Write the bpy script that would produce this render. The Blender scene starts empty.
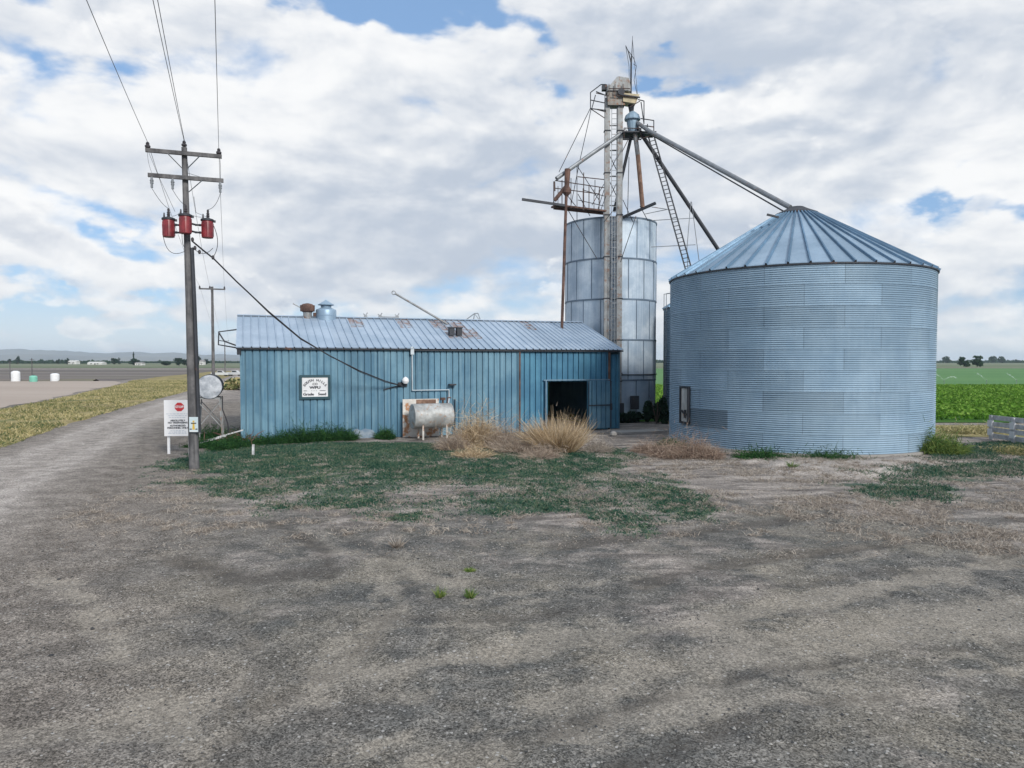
import bpy, math, random
import numpy as np
from mathutils import Vector, Matrix, noise as mnoise

random.seed(7)
RNG = np.random.default_rng(11)
R = math.radians
scene = bpy.context.scene
COL = scene.collection

# ------------------------------------------------------------------ camera frame
CAM_H, FPX, PITCH = 3.6, 710.0, math.atan(23.0 / 710.0)
CAM = Vector((0, 0, CAM_H))
FWD = Vector((0, math.cos(PITCH), -math.sin(PITCH)))
UPV = Vector((0, math.sin(PITCH), math.cos(PITCH)))


def ray(px, py):
    return FWD + Vector((1, 0, 0)) * ((px - 512) / FPX) + UPV * ((384 - py) / FPX)


def P(px, py, Y):
    """world point seen at that pixel at world distance Y in front of the camera"""
    d = ray(px, py)
    return CAM + d * (Y / d.y)


def G(px, py, z=0.0):
    d = ray(px, py)
    return CAM + d * ((z - CAM_H) / d.z)


# ------------------------------------------------------------------ object helpers
def tag(o, label=None, cat=None, group=None, kind=None):
    if label: o['label'] = label
    if cat: o['category'] = cat
    if group: o['group'] = group
    if kind: o['kind'] = kind
    return o


def thing(name, loc, label, cat, group=None):
    o = bpy.data.objects.new(name, None)
    COL.objects.link(o)
    o.location = loc
    o.empty_display_size = 0.3
    return tag(o, label, cat, group)


def origin_of(o):
    v = Vector((0, 0, 0))
    while o is not None:
        v += o.location
        o = o.parent
    return v


def children(o):
    return [c for c in bpy.data.objects if c.parent == o]


def copy_tree(o, parent=None):
    c = o.copy()
    COL.objects.link(c)
    c.parent = parent
    for ch in children(o):
        copy_tree(ch, c)
    return c


class MB:
    """collects faces in world coordinates; build() links them as one mesh object"""

    def __init__(self):
        self.v, self.f, self.t, self.m = [], [], [], []

    def add(self, verts, faces, tone=0.5, mi=0):
        b = len(self.v)
        self.v += [tuple(p) for p in verts]
        for f in faces:
            self.f.append(tuple(b + i for i in f))
            self.t.append(tone)
            self.m.append(mi)

    def quad(self, a, b, c, d, tone=0.5, mi=0):
        self.add([a, b, c, d], [(0, 1, 2, 3)], tone, mi)

    def box(self, c, size, ax=None, tone=0.5, mi=0):
        """ax: three axis vectors (default world)"""
        c = Vector(c)
        X, Y, Z = ax if ax else (Vector((1, 0, 0)), Vector((0, 1, 0)), Vector((0, 0, 1)))
        hx, hy, hz = size[0] / 2, size[1] / 2, size[2] / 2
        v = [c + X * (sx * hx) + Y * (sy * hy) + Z * (sz * hz)
             for sz in (-1, 1) for sy in (-1, 1) for sx in (-1, 1)]
        self.add(v, [(0, 2, 3, 1), (4, 5, 7, 6), (0, 1, 5, 4), (2, 6, 7, 3), (0, 4, 6, 2), (1, 3, 7, 5)], tone, mi)

    def bar(self, a, b, w, h=None, up=(0, 0, 1), tone=0.5, mi=0):
        a, b = Vector(a), Vector(b)
        h = h or w
        d = (b - a)
        L = d.length
        if L < 1e-6: return
        d /= L
        u = Vector(up)
        s = d.cross(u)
        if s.length < 1e-3: s = d.cross(Vector((1, 0, 0)))
        s.normalize()
        u = s.cross(d).normalized()
        self.box((a + b) / 2, (L, w, h), (d, s, u), tone, mi)

    def tube(self, pts, r, n=8, caps=True, tone=0.5, mi=0):
        pts = [Vector(p) for p in pts]
        rs = r if isinstance(r, (list, tuple)) else [r] * len(pts)
        base = len(self.v)
        prev = None
        for i, p in enumerate(pts):
            if i == 0: d = pts[1] - pts[0]
            elif i == len(pts) - 1: d = pts[-1] - pts[-2]
            else: d = (pts[i + 1] - pts[i]).normalized() + (pts[i] - pts[i - 1]).normalized()
            d.normalize()
            if prev is None:
                s = d.cross(Vector((0, 0, 1)))
                if s.length < 1e-2: s = d.cross(Vector((1, 0, 0)))
            else:
                s = prev - d * prev.dot(d)
            s.normalize()
            prev = s
            t = d.cross(s)
            for k in range(n):
                a = 2 * math.pi * k / n
                self.v.append(tuple(p + (s * math.cos(a) + t * math.sin(a)) * rs[i]))
        for i in range(len(pts) - 1):
            for k in range(n):
                a, b = base + i * n + k, base + i * n + (k + 1) % n
                self.f.append((a, b, b + n, a + n)); self.t.append(tone); self.m.append(mi)
        if caps:
            self.f.append(tuple(base + k for k in range(n))[::-1]); self.t.append(tone); self.m.append(mi)
            e = base + (len(pts) - 1) * n
            self.f.append(tuple(e + k for k in range(n))); self.t.append(tone); self.m.append(mi)

    def lathe(self, c, prof, n=24, axis=(0, 0, 1), tone=0.5, mi=0):
        """prof: list of (radius, height along axis)"""
        c, ax = Vector(c), Vector(axis).normalized()
        s = ax.cross(Vector((0, 0, 1)))
        if s.length < 1e-2: s = Vector((1, 0, 0))
        s.normalize()
        t = ax.cross(s)
        base = len(self.v)
        for (r, h) in prof:
            for k in range(n):
                a = 2 * math.pi * k / n
                self.v.append(tuple(c + ax * h + (s * math.cos(a) + t * math.sin(a)) * max(r, 1e-4)))
        for i in range(len(prof) - 1):
            for k in range(n):
                a, b = base + i * n + k, base + i * n + (k + 1) % n
                self.f.append((a, b, b + n, a + n)); self.t.append(tone); self.m.append(mi)
        for e, rev in ((0, True), (len(prof) - 1, False)):
            if prof[e][0] > 1e-3:
                ring = [base + e * n + k for k in range(n)]
                self.f.append(tuple(ring[::-1] if rev else ring)); self.t.append(tone); self.m.append(mi)

    def build(self, name, mat, parent=None, smooth=False, label=None):
        o0 = origin_of(parent) if parent else Vector((0, 0, 0))
        me = bpy.data.meshes.new(name)
        me.from_pydata([(x - o0.x, y - o0.y, z - o0.z) for x, y, z in self.v], [], self.f)
        mats = mat if isinstance(mat, (list, tuple)) else [mat]
        for m in mats: me.materials.append(m)
        at = me.attributes.new('tone', 'FLOAT', 'FACE')
        at.data.foreach_set('value', np.array(self.t, dtype=np.float32))
        me.polygons.foreach_set('material_index', np.array(self.m, dtype=np.int32))
        if smooth:
            me.polygons.foreach_set('use_smooth', np.ones(len(self.f), dtype=bool))
        me.update()
        if smooth:
            me.set_sharp_from_angle(angle=R(35))
        o = bpy.data.objects.new(name, me)
        COL.objects.link(o)
        if parent: o.parent = parent
        if label: o['label'] = label
        return o


def np_mesh(name, verts, quads, mat, tone=None, parent=None, smooth=False, pt_attr=None):
    o0 = np.array(origin_of(parent)) if parent else np.zeros(3)
    verts = np.asarray(verts, dtype=np.float64).reshape(-1, 3) - o0
    quads = np.asarray(quads, dtype=np.int32)
    k = quads.shape[1]
    me = bpy.data.meshes.new(name)
    me.vertices.add(len(verts)); me.vertices.foreach_set('co', verts.astype(np.float32).ravel())
    me.loops.add(quads.size); me.loops.foreach_set('vertex_index', quads.ravel())
    me.polygons.add(len(quads))
    me.polygons.foreach_set('loop_start', np.arange(0, quads.size, k, dtype=np.int32))
    if tone is not None:
        me.attributes.new('tone', 'FLOAT', 'FACE').data.foreach_set('value', np.asarray(tone, dtype=np.float32))
    for nm, arr in (pt_attr or {}).items():
        rgba = np.ones((len(verts), 4), dtype=np.float32)
        rgba[:, :3] = arr
        me.attributes.new(nm, 'FLOAT_COLOR', 'POINT').data.foreach_set('color', rgba.ravel())
    me.polygons.foreach_set('use_smooth', np.full(len(quads), smooth, dtype=bool))
    me.materials.append(mat)
    me.update(calc_edges=True)
    me.validate()
    o = bpy.data.objects.new(name, me)
    COL.objects.link(o)
    if parent: o.parent = parent
    return o


def grid_faces(r, c, wrap=False):
    i = np.arange(r - 1)[:, None]
    j = np.arange(c if wrap else c - 1)[None, :]
    j2 = (j + 1) % c
    return np.stack([i * c + j, i * c + j2, (i + 1) * c + j2, (i + 1) * c + j], -1).reshape(-1, 4)


# ------------------------------------------------------------------ materials
def new_mat(name):
    m = bpy.data.materials.new(name)
    m.use_nodes = True
    nt = m.node_tree
    for n in list(nt.nodes): nt.nodes.remove(n)
    return m, nt


class N:
    """small node builder"""

    def __init__(self, nt): self.nt = nt

    def node(self, t, **kw):
        n = self.nt.nodes.new(t)
        for k, v in kw.items(): setattr(n, k, v)
        return n

    def set(self, sock, v):
        if isinstance(v, bpy.types.NodeSocket): self.nt.links.new(v, sock)
        elif isinstance(v, (tuple, list)) and sock.type == 'RGBA': sock.default_value = (*v[:3], 1)
        else: sock.default_value = v

    def math(self, op, a, b=0.0, c=None, clamp=False):
        n = self.node('ShaderNodeMath', operation=op, use_clamp=clamp)
        self.set(n.inputs[0], a); self.set(n.inputs[1], b)
        if c is not None: self.set(n.inputs[2], c)
        return n.outputs[0]

    def vmath(self, op, a, b=None):
        n = self.node('ShaderNodeVectorMath', operation=op)
        self.set(n.inputs[0], a)
        if b is not None: self.set(n.inputs[1], b)
        return n.outputs[0]

    def mix(self, f, a, b, blend='MIX'):
        n = self.node('ShaderNodeMix', data_type='RGBA', blend_type=blend)
        self.set(n.inputs[0], f); self.set(n.inputs[6], a); self.set(n.inputs[7], b)
        return n.outputs[2]

    def noise(self, vec, scale, detail=4, rough=0.55, dist=0.0):
        n = self.node('ShaderNodeTexNoise')
        self.set(n.inputs['Vector'], vec)
        n.inputs['Scale'].default_value = scale
        n.inputs['Detail'].default_value = detail
        n.inputs['Roughness'].default_value = rough
        n.inputs['Distortion'].default_value = dist
        return n.outputs['Fac']

    def smooth(self, x, lo, hi, a=0.0, b=1.0):
        n = self.node('ShaderNodeMapRange', interpolation_type='SMOOTHSTEP')
        self.set(n.inputs[0], x)
        for i, v in ((1, lo), (2, hi), (3, a), (4, b)): self.set(n.inputs[i], v)
        return n.outputs[0]

    def pos(self): return self.node('ShaderNodeNewGeometry').outputs['Position']

    def attr(self, name, out='Fac'): return self.node('ShaderNodeAttribute', attribute_name=name).outputs[out]

    def bump(self, h, strength=0.4, dist=0.02):
        n = self.node('ShaderNodeBump')
        n.inputs['Strength'].default_value = strength
        n.inputs['Distance'].default_value = dist
        self.set(n.inputs['Height'], h)
        return n.outputs[0]

    def out(self, color, rough=0.6, metal=0.0, normal=None, spec=0.4, alpha=None):
        b = self.node('ShaderNodeBsdfPrincipled')
        self.set(b.inputs['Base Color'], color)
        self.set(b.inputs['Roughness'], rough)
        self.set(b.inputs['Metallic'], metal)
        b.inputs['Specular IOR Level'].default_value = spec
        if normal is not None: self.set(b.inputs['Normal'], normal)
        if alpha is not None: self.set(b.inputs['Alpha'], alpha)
        o = self.node('ShaderNodeOutputMaterial')
        self.nt.links.new(b.outputs[0], o.inputs['Surface'])
        return b


def weathered(name, base, dark=None, light=None, rough=0.6, metal=0.0, scale=1.2, streak=0.0, rust=0.0,
              tone=0.35, grime=0.25, rustcol=(0.22, 0.085, 0.035), bump=0.15, spec=0.4):
    """painted or bare metal / wood with per-sheet tone, blotches, vertical streaks and rust spots"""
    m, nt = new_mat(name)
    n = N(nt)
    p = n.pos()
    dark = dark or tuple(c * 0.6 for c in base)
    light = light or tuple(min(1, c * 1.25) for c in base)
    f1 = n.noise(p, scale, 6, 0.62)
    col = n.mix(n.smooth(f1, 0.35, 0.68), n.mix(grime * 2, base, dark), n.mix(0.4, base, light))
    f2 = n.noise(p, scale * 9, 5, 0.6)
    col = n.mix(n.math('MULTIPLY', n.smooth(f2, 0.5, 0.75), grime), col, dark)
    if streak > 0:
        sv = n.vmath('MULTIPLY', p, (9.0, 9.0, 0.35))
        col = n.mix(n.math('MULTIPLY', n.smooth(n.noise(sv, 1.0, 4, 0.6), 0.48, 0.72), streak), col, dark)
        sv2 = n.vmath('MULTIPLY', p, (5.0, 5.0, 0.25))
        col = n.mix(n.math('MULTIPLY', n.smooth(n.noise(sv2, 1.3, 4, 0.6), 0.5, 0.72), streak * 0.8), col, light)
    if rust > 0:
        rm = n.smooth(n.noise(p, scale * 1.7, 8, 0.68), 0.68 - rust * 0.3, 0.78 - rust * 0.3)
        rc = n.mix(f2, tuple(c * 0.5 for c in rustcol), tuple(min(1, c * 1.6) for c in rustcol))
        col = n.mix(n.math('MULTIPLY', rm, 0.9), col, rc)
        metal_s = n.math('MULTIPLY', n.math('SUBTRACT', 1.0, rm), metal)
    else:
        metal_s = metal
    tn = n.math('MULTIPLY_ADD', n.math('SUBTRACT', n.attr('tone'), 0.5), tone * 2, 1.0)
    hv = n.node('ShaderNodeHueSaturation')
    n.set(hv.inputs['Value'], tn); n.set(hv.inputs['Color'], col)
    rg = n.math('MULTIPLY_ADD', f2, 0.25, rough - 0.12)
    n.out(hv.outputs[0], rg, metal_s, n.bump(f2, bump, 0.01) if bump else None, spec)
    return m


def foliage(name, cols, rough=0.75, trans=0.25, patch=0.6):
    m, nt = new_mat(name)
    n = N(nt)
    r = n.node('ShaderNodeValToRGB')
    el = r.color_ramp.elements
    k = len(cols)
    while len(el) < k: el.new(0.5)
    for i, c in enumerate(cols):
        el[i].position = i / max(1, k - 1)
        el[i].color = (*c, 1)
    pn = n.noise(n.pos(), patch, 4)
    f = n.math('ADD', n.attr('tone'), n.math('MULTIPLY_ADD', pn, 0.9, -0.45), clamp=True)
    n.set(r.inputs[0], f)
    d = n.node('ShaderNodeBsdfDiffuse'); n.set(d.inputs[0], r.outputs[0])
    t = n.node('ShaderNodeBsdfTranslucent'); n.set(t.inputs[0], r.outputs[0])
    mx = n.node('ShaderNodeMixShader'); mx.inputs[0].default_value = trans
    nt.links.new(d.outputs[0], mx.inputs[1]); nt.links.new(t.outputs[0], mx.inputs[2])
    o = n.node('ShaderNodeOutputMaterial'); nt.links.new(mx.outputs[0], o.inputs[0])
    return m


def plain(name, c, rough=0.6, metal=0.0, var=0.2, scale=3.0):
    m, nt = new_mat(name)
    n = N(nt)
    f = n.noise(n.pos(), scale, 5, 0.6)
    col = n.mix(f, tuple(x * (1 - var) for x in c), tuple(min(1, x * (1 + var)) for x in c))
    n.out(col, rough, metal)
    return m


M = {}
M['bin'] = weathered('galvanised_bin', (0.235, 0.345, 0.445), light=(0.335, 0.44, 0.53), dark=(0.165, 0.25, 0.34), rough=0.62, metal=0.12, scale=0.5,
                     streak=0.22, tone=0.24, grime=0.2, bump=0.0)
M['bin_roof'] = weathered('galvanised_roof', (0.29, 0.41, 0.53), light=(0.40, 0.51, 0.61), rough=0.45, metal=0.4, scale=0.6, tone=0.15,
                          grime=0.2, bump=0.0)
M['jamb'] = weathered('jamb_blue', (0.16, 0.27, 0.36), rough=0.6, scale=2, grime=0.4)
M['dark_rust'] = weathered('dark_rusted_steel', (0.085, 0.06, 0.055), rough=0.8, scale=3, grime=0.4)
M['rib'] = weathered('roof_rib', (0.13, 0.23, 0.34), rough=0.5, metal=0.3, bump=0)  # darker than the roof sheets: shade of the rib sides put into the colour
M['seam'] = weathered('seam_steel', (0.14, 0.19, 0.25), rough=0.6, metal=0.3, bump=0)
M['silo'] = weathered('silo_steel', (0.47, 0.56, 0.65), dark=(0.26, 0.35, 0.45), light=(0.62, 0.69, 0.74), rough=0.45, metal=0.25, scale=0.8,
                      streak=0.45, tone=0.16, grime=0.3, bump=0.05)
M['blue'] = weathered('blue_paint', (0.098, 0.225, 0.315), dark=(0.05, 0.135, 0.215), light=(0.19, 0.32, 0.395), rough=0.55, scale=0.7, streak=0.7, tone=0.3, rust=0.03,
                      grime=0.3, bump=0.05)
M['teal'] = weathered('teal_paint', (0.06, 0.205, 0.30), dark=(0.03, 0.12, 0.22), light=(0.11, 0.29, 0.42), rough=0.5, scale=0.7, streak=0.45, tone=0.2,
                      grime=0.35, bump=0.05)  # teal wall section, with the bin's shadow also darkened into its colour
M['roof'] = weathered('roof_steel', (0.39, 0.49, 0.60), dark=(0.28, 0.37, 0.47), light=(0.50, 0.58, 0.67), rough=0.5, metal=0.3, scale=0.6, streak=0.0,
                      tone=0.12, grime=0.25, bump=0.03)
M['roof_rust'] = weathered('roof_rust', (0.33, 0.40, 0.48), rough=0.7, metal=0.1, scale=2.0, rust=0.75, rustcol=(0.23, 0.165, 0.15),
                           tone=0.12)
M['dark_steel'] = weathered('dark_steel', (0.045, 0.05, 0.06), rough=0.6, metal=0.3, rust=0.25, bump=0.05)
M['grey_steel'] = weathered('grey_steel', (0.25, 0.27, 0.29), rough=0.5, metal=0.4, rust=0.3, scale=2, streak=0.3, bump=0.05)
M['pale_steel'] = weathered('pale_steel', (0.28, 0.30, 0.31), dark=(0.14, 0.13, 0.12), rough=0.5, metal=0.3, rust=0.5, rustcol=(0.2, 0.13, 0.1), scale=2, streak=0.3, bump=0.05)
M['rust'] = weathered('rusted_steel', (0.13, 0.075, 0.06), dark=(0.055, 0.035, 0.03), light=(0.22, 0.13, 0.10), rough=0.85, scale=2, grime=0.4)
M['rust_orange'] = weathered('orange_rust', (0.26, 0.15, 0.10), dark=(0.11, 0.065, 0.05), light=(0.40, 0.28, 0.21), rough=0.85, scale=2.5, grime=0.4)
M['white_rust'] = weathered('white_panel_rust', (0.62, 0.60, 0.56), rough=0.7, scale=1.6, rust=0.6, rustcol=(0.36, 0.15, 0.05))
M['tank'] = weathered('silver_tank', (0.45, 0.47, 0.47), dark=(0.24, 0.25, 0.25), light=(0.62, 0.63, 0.62), rough=0.5, metal=0.1, scale=1.8, rust=0.42,
                      grime=0.4, rustcol=(0.3, 0.2, 0.14))
M['tank_white'] = weathered('white_tank', (0.50, 0.53, 0.57), dark=(0.24, 0.27, 0.31), light=(0.66, 0.69, 0.73), rough=0.6, scale=2.6, rust=0.12, grime=0.5)
M['wood_pole'] = weathered('pole_wood', (0.125, 0.125, 0.13), dark=(0.055, 0.056, 0.06), light=(0.21, 0.205, 0.205), rough=0.85, scale=2.5, streak=0.7,
                           grime=0.3, bump=0.4, spec=0.2)
M['grey_wood'] = weathered('weathered_wood', (0.60, 0.61, 0.62), dark=(0.38, 0.38, 0.39), light=(0.76, 0.77, 0.79), rough=0.85, scale=4, streak=0.3,
                           grime=0.4, spec=0.2)
M['branch'] = weathered('dry_branch', (0.16, 0.10, 0.075), rough=0.9, scale=5, spec=0.2)
M['red_can'] = weathered('red_enamel', (0.22, 0.022, 0.03), dark=(0.09, 0.02, 0.025), light=(0.33, 0.05, 0.055), rough=0.4, scale=3, grime=0.3, streak=0.3,
                         bump=0)
M['porcelain'] = plain('insulator_porcelain', (0.05, 0.045, 0.05), 0.3)
M['grey_porcelain'] = plain('grey_porcelain', (0.2, 0.22, 0.24), 0.35)
M['wire'] = plain('wire_black', (0.03, 0.03, 0.035), 0.6)
M['wire_grey'] = plain('wire_aluminium', (0.13, 0.13, 0.14), 0.5, 0.4)
M['white'] = plain('white_paint', (0.74, 0.75, 0.77), 0.5, var=0.06)
M['white_pipe'] = plain('white_pipe', (0.5, 0.56, 0.6), 0.5, var=0.15)
M['sign_green'] = plain('sign_frame', (0.02, 0.065, 0.085), 0.5)
M['ink'] = plain('sign_ink', (0.03, 0.035, 0.05), 0.6)
M['faint_ink'] = plain('faded_ink', (0.42, 0.47, 0.55), 0.6)
M['stop_red'] = plain('stop_red', (0.50, 0.03, 0.04), 0.5, var=0.08)
M['yellow'] = plain('sign_yellow', (0.62, 0.42, 0.06), 0.5, var=0.1)
M['pale_sign'] = plain('pale_sign', (0.52, 0.62, 0.66), 0.5, var=0.1)
M['black_int'] = plain('dark_timber', (0.03, 0.03, 0.032), 0.9)
M['concrete'] = plain('concrete', (0.30, 0.29, 0.275), 0.9, var=0.25, scale=4)
M['green_tank'] = plain('green_plastic', (0.20, 0.50, 0.40), 0.5, var=0.15)
M['poly_tank'] = plain('white_plastic', (0.72, 0.74, 0.75), 0.5, var=0.08)
M['car_white'] = plain('car_paint', (0.50, 0.52, 0.53), 0.3, var=0.04)
M['glass'] = plain('dark_glass', (0.02, 0.025, 0.03), 0.1)
M['rubber'] = plain('rubber', (0.02, 0.02, 0.02), 0.8)
M['house_white'] = plain('pale_siding', (0.62, 0.62, 0.6), 0.7, var=0.08)
M['house_roof'] = plain('far_roof', (0.24, 0.23, 0.23), 0.8)
M['bark'] = plain('bark', (0.09, 0.07, 0.055), 0.9)
M['yellow_head'] = weathered('yellowed_steel', (0.45, 0.39, 0.26), rough=0.6, metal=0.1, rust=0.4, scale=2.5)

M['lawn'] = foliage('lawn_green', [(0.020, 0.066, 0.048), (0.036, 0.10, 0.068), (0.075, 0.145, 0.095), (0.21, 0.235, 0.155)], patch=0.6)
M['weed'] = foliage('weed_green', [(0.015, 0.05, 0.025), (0.03, 0.085, 0.03), (0.06, 0.14, 0.045)], patch=1.2)
M['bright_weed'] = foliage('bright_weed', [(0.06, 0.13, 0.04), (0.14, 0.22, 0.06), (0.34, 0.38, 0.12)], patch=0.5)
M['straw'] = foliage('straw', [(0.25, 0.17, 0.105), (0.45, 0.34, 0.21), (0.60, 0.475, 0.32), (0.72, 0.60, 0.43)], patch=1.0)
M['straw_grey'] = foliage('grey_straw', [(0.22, 0.17, 0.135), (0.40, 0.325, 0.26), (0.56, 0.475, 0.39)], patch=1.0)
M['tumble'] = foliage('tumbleweed', [(0.18, 0.125, 0.10), (0.34, 0.255, 0.20), (0.48, 0.385, 0.31)], patch=1.2)
M['dead'] = foliage('dead_grass', [(0.22, 0.185, 0.155), (0.38, 0.335, 0.29), (0.54, 0.49, 0.43)], patch=0.8)
M['verge'] = foliage('verge_grass', [(0.055, 0.10, 0.045), (0.19, 0.20, 0.085), (0.45, 0.385, 0.19), (0.64, 0.56, 0.34)], patch=0.14)
M['crop'] = foliage('crop_leaf', [(0.04, 0.12, 0.015), (0.085, 0.20, 0.025), (0.145, 0.28, 0.045), (0.22, 0.35, 0.075)], patch=0.35)
M['tree'] = foliage('tree_leaf', [(0.02, 0.045, 0.03), (0.035, 0.07, 0.04), (0.055, 0.10, 0.05)], patch=0.1)
M['dark_tree'] = foliage('dark_tree_leaf', [(0.012, 0.03, 0.022), (0.022, 0.05, 0.032), (0.035, 0.07, 0.04)], patch=0.1)


def ground_mat():
    m, nt = new_mat('gravel_ground')
    n = N(nt)
    p = n.pos()
    z1 = n.node('ShaderNodeAttribute', attribute_name='zone').outputs['Color']
    z2 = n.node('ShaderNodeAttribute', attribute_name='zone2').outputs['Color']
    s1 = n.node('ShaderNodeSeparateColor'); n.set(s1.inputs[0], z1)
    s2 = n.node('ShaderNodeSeparateColor'); n.set(s2.inputs[0], z2)
    grass, dust, pale = s1.outputs
    brown, dark, road = s2.outputs
    # stones
    def stones(scale):
        v = n.node('ShaderNodeTexVoronoi'); n.set(v.inputs['Vector'], n.vmath('ADD', p, (scale, 0.3 * scale, 0))); v.inputs['Scale'].default_value = scale
        sc_ = n.node('ShaderNodeSeparateColor'); n.set(sc_.inputs[0], v.outputs['Color'])
        return v.outputs['Distance'], sc_.outputs[0], sc_.outputs[1]
    d1, r1, q1 = stones(62.0)
    d2, r2, q2 = stones(24.0)
    big = n.noise(p, 0.33, 5, 0.6, 0.4)
    mid = n.noise(p, 1.7, 6, 0.65, 0.3)
    sv = n.vmath('MULTIPLY', p, (0.5, 1.9, 1.0))
    st = n.noise(sv, 1.0, 7, 0.68, 0.5)
    fine = n.noise(p, 22.0, 5, 0.7)
    gcol = n.mix(n.smooth(mid, 0.34, 0.66), (0.092, 0.091, 0.086), (0.178, 0.170, 0.155))
    gcol = n.mix(n.smooth(big, 0.45, 0.62), gcol, n.mix(0.6, gcol, (0.238, 0.214, 0.174)))
    gcol = n.mix(n.smooth(n.noise(n.vmath('MULTIPLY', p, (0.7, 1.1, 1)), 0.8, 7, 0.65, 0.8), 0.5, 0.62, 0, 0.65), gcol, (0.086, 0.090, 0.088))
    gcol = n.mix(n.smooth(n.noise(n.vmath('MULTIPLY', p, (1.1, 0.8, 1)), 1.3, 7, 0.68, 0.9), 0.53, 0.66, 0, 0.4), gcol, (0.245, 0.222, 0.183))
    gcol = n.mix(brown, gcol, n.mix(n.smooth(mid, 0.35, 0.65), (0.150, 0.132, 0.115), (0.245, 0.218, 0.19)))
    dirt = n.mix(n.smooth(st, 0.36, 0.62), (0.135, 0.122, 0.113), (0.355, 0.318, 0.285))
    dirt = n.mix(n.smooth(n.noise(n.vmath('MULTIPLY', p, (0.35, 1.0, 1)), 1.5, 7, 0.68, 0.6), 0.5, 0.62, 0, 0.6), dirt, (0.088, 0.079, 0.071))
    dfac = n.math('ADD', pale, n.math('MULTIPLY_ADD', mid, 1.2, -0.6))
    col = n.mix(n.smooth(dfac, 0.2, 0.8), gcol, dirt)
    dustf = n.smooth(n.math('ADD', dust, n.math('ADD', n.math('MULTIPLY_ADD', fine, 0.6, -0.3), n.math('MULTIPLY_ADD', mid, 0.9, -0.45))), 0.25, 0.85)
    col = n.mix(n.math('MULTIPLY', dustf, 0.58), col, (0.315, 0.284, 0.238))
    col = n.mix(n.math('MULTIPLY', road, 0.85), col, n.mix(n.smooth(mid, .3, .7), (0.29, 0.264, 0.24), (0.50, 0.455, 0.415)))
    # loose stones, each its own grey; fewer where the dirt is packed
    loose = n.math('MULTIPLY_ADD', n.math('MAXIMUM', dfac, dustf), -0.45, 1.0, clamp=True)
    s1_ = n.math('MULTIPLY_ADD', n.math('SUBTRACT', r1, 0.5), n.math('MULTIPLY', loose, 1.35), 1.0)
    s2_ = n.math('MULTIPLY_ADD', n.math('SUBTRACT', r2, 0.5), n.math('MULTIPLY', loose, 0.4), 1.0)
    f_ = n.math('MULTIPLY_ADD', n.math('SUBTRACT', fine, 0.5), 1.7, 1.0)
    tone = n.math('MULTIPLY', n.math('MULTIPLY', s1_, s2_), f_)
    hv = n.node('ShaderNodeHueSaturation'); n.set(hv.inputs['Value'], tone); n.set(hv.inputs['Color'], col)
    col = hv.outputs[0]
    lightst = n.math('MULTIPLY', n.smooth(q2, 0.955, 0.96), n.smooth(d2, 0.45, 0.35))
    col = n.mix(n.math('MULTIPLY', lightst, 0.7), col, (0.46, 0.45, 0.43))
    col = n.mix(n.math('MULTIPLY', dark, n.smooth(fine, 0.3, 0.6)), col, (0.075, 0.066, 0.058))
    gm = n.smooth(n.math('ADD', grass, n.math('MULTIPLY_ADD', n.noise(p, 2.2, 6, 0.65), 1.1, -0.55)), 0.25, 0.75)
    gc = n.mix(n.smooth(n.noise(p, 0.8, 5, 0.6), 0.35, 0.65), (0.032, 0.088, 0.063), (0.115, 0.155, 0.105))
    gc = n.mix(n.math('MULTIPLY', fine, 0.5), gc, (0.025, 0.055, 0.04))
    col = n.mix(n.math('MULTIPLY', gm, 0.85), col, gc)
    h = n.math('ADD', n.math('MULTIPLY', fine, 0.7), n.math('MULTIPLY', q1, 0.5))
    n.out(col, 0.95, 0.0, n.bump(h, 0.5, 0.02), 0.15)
    return m


M['ground'] = ground_mat()


def field_mat(name, a, b, scale=0.05, stretch=(1, 1, 1), c=None, bumpd=0.05):
    m, nt = new_mat(name)
    n = N(nt)
    p = n.vmath('MULTIPLY', n.pos(), stretch)
    f = n.noise(p, scale, 7, 0.62)
    col = n.mix(n.smooth(f, 0.33, 0.67), a, b)
    if c:
        col = n.mix(n.smooth(n.noise(p, scale * 2.7, 6, 0.6), 0.5, 0.66), col, c)
    g = n.noise(n.pos(), 3.0, 5, 0.7)
    col = n.mix(n.math('MULTIPLY', g, 0.4), col, tuple(x * 0.55 for x in a))
    n.out(col, 0.95, 0, n.bump(g, 0.5, bumpd), 0.1)
    return m


M['bare'] = field_mat('tilled_soil', (0.41, 0.345, 0.295), (0.49, 0.42, 0.365), 0.03, (0.3, 1.6, 1))
M['dark_field'] = field_mat('dry_stubble_field', (0.125, 0.112, 0.108), (0.29, 0.255, 0.24), 0.09, (0.04, 0.8, 1), c=(0.19, 0.19, 0.12))
M['verge_soil'] = field_mat('verge_soil', (0.24, 0.20, 0.10), (0.42, 0.35, 0.17), 0.2, (1, 0.5, 1), c=(0.11, 0.15, 0.06))
M['crop_soil'] = field_mat('crop_soil', (0.04, 0.115, 0.02), (0.075, 0.18, 0.03), 0.5, (0.3, 1, 1))
M['teal_field'] = field_mat('irrigated_field', (0.10, 0.22, 0.085), (0.14, 0.27, 0.105), 0.02, (0.25, 1, 1))
M['far_field'] = field_mat('far_field', (0.13, 0.18, 0.10), (0.24, 0.235, 0.17), 0.006, (0.2, 1.2, 1))
M['sand'] = field_mat('sandy_ground', (0.36, 0.31, 0.28), (0.56, 0.50, 0.46), 0.9, (1, 1.5, 1), c=(0.25, 0.215, 0.19))
M['dry_strip'] = field_mat('dry_strip', (0.30, 0.26, 0.13), (0.42, 0.36, 0.2), 0.4, (0.5, 1, 1), c=(0.16, 0.19, 0.08))
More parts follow.
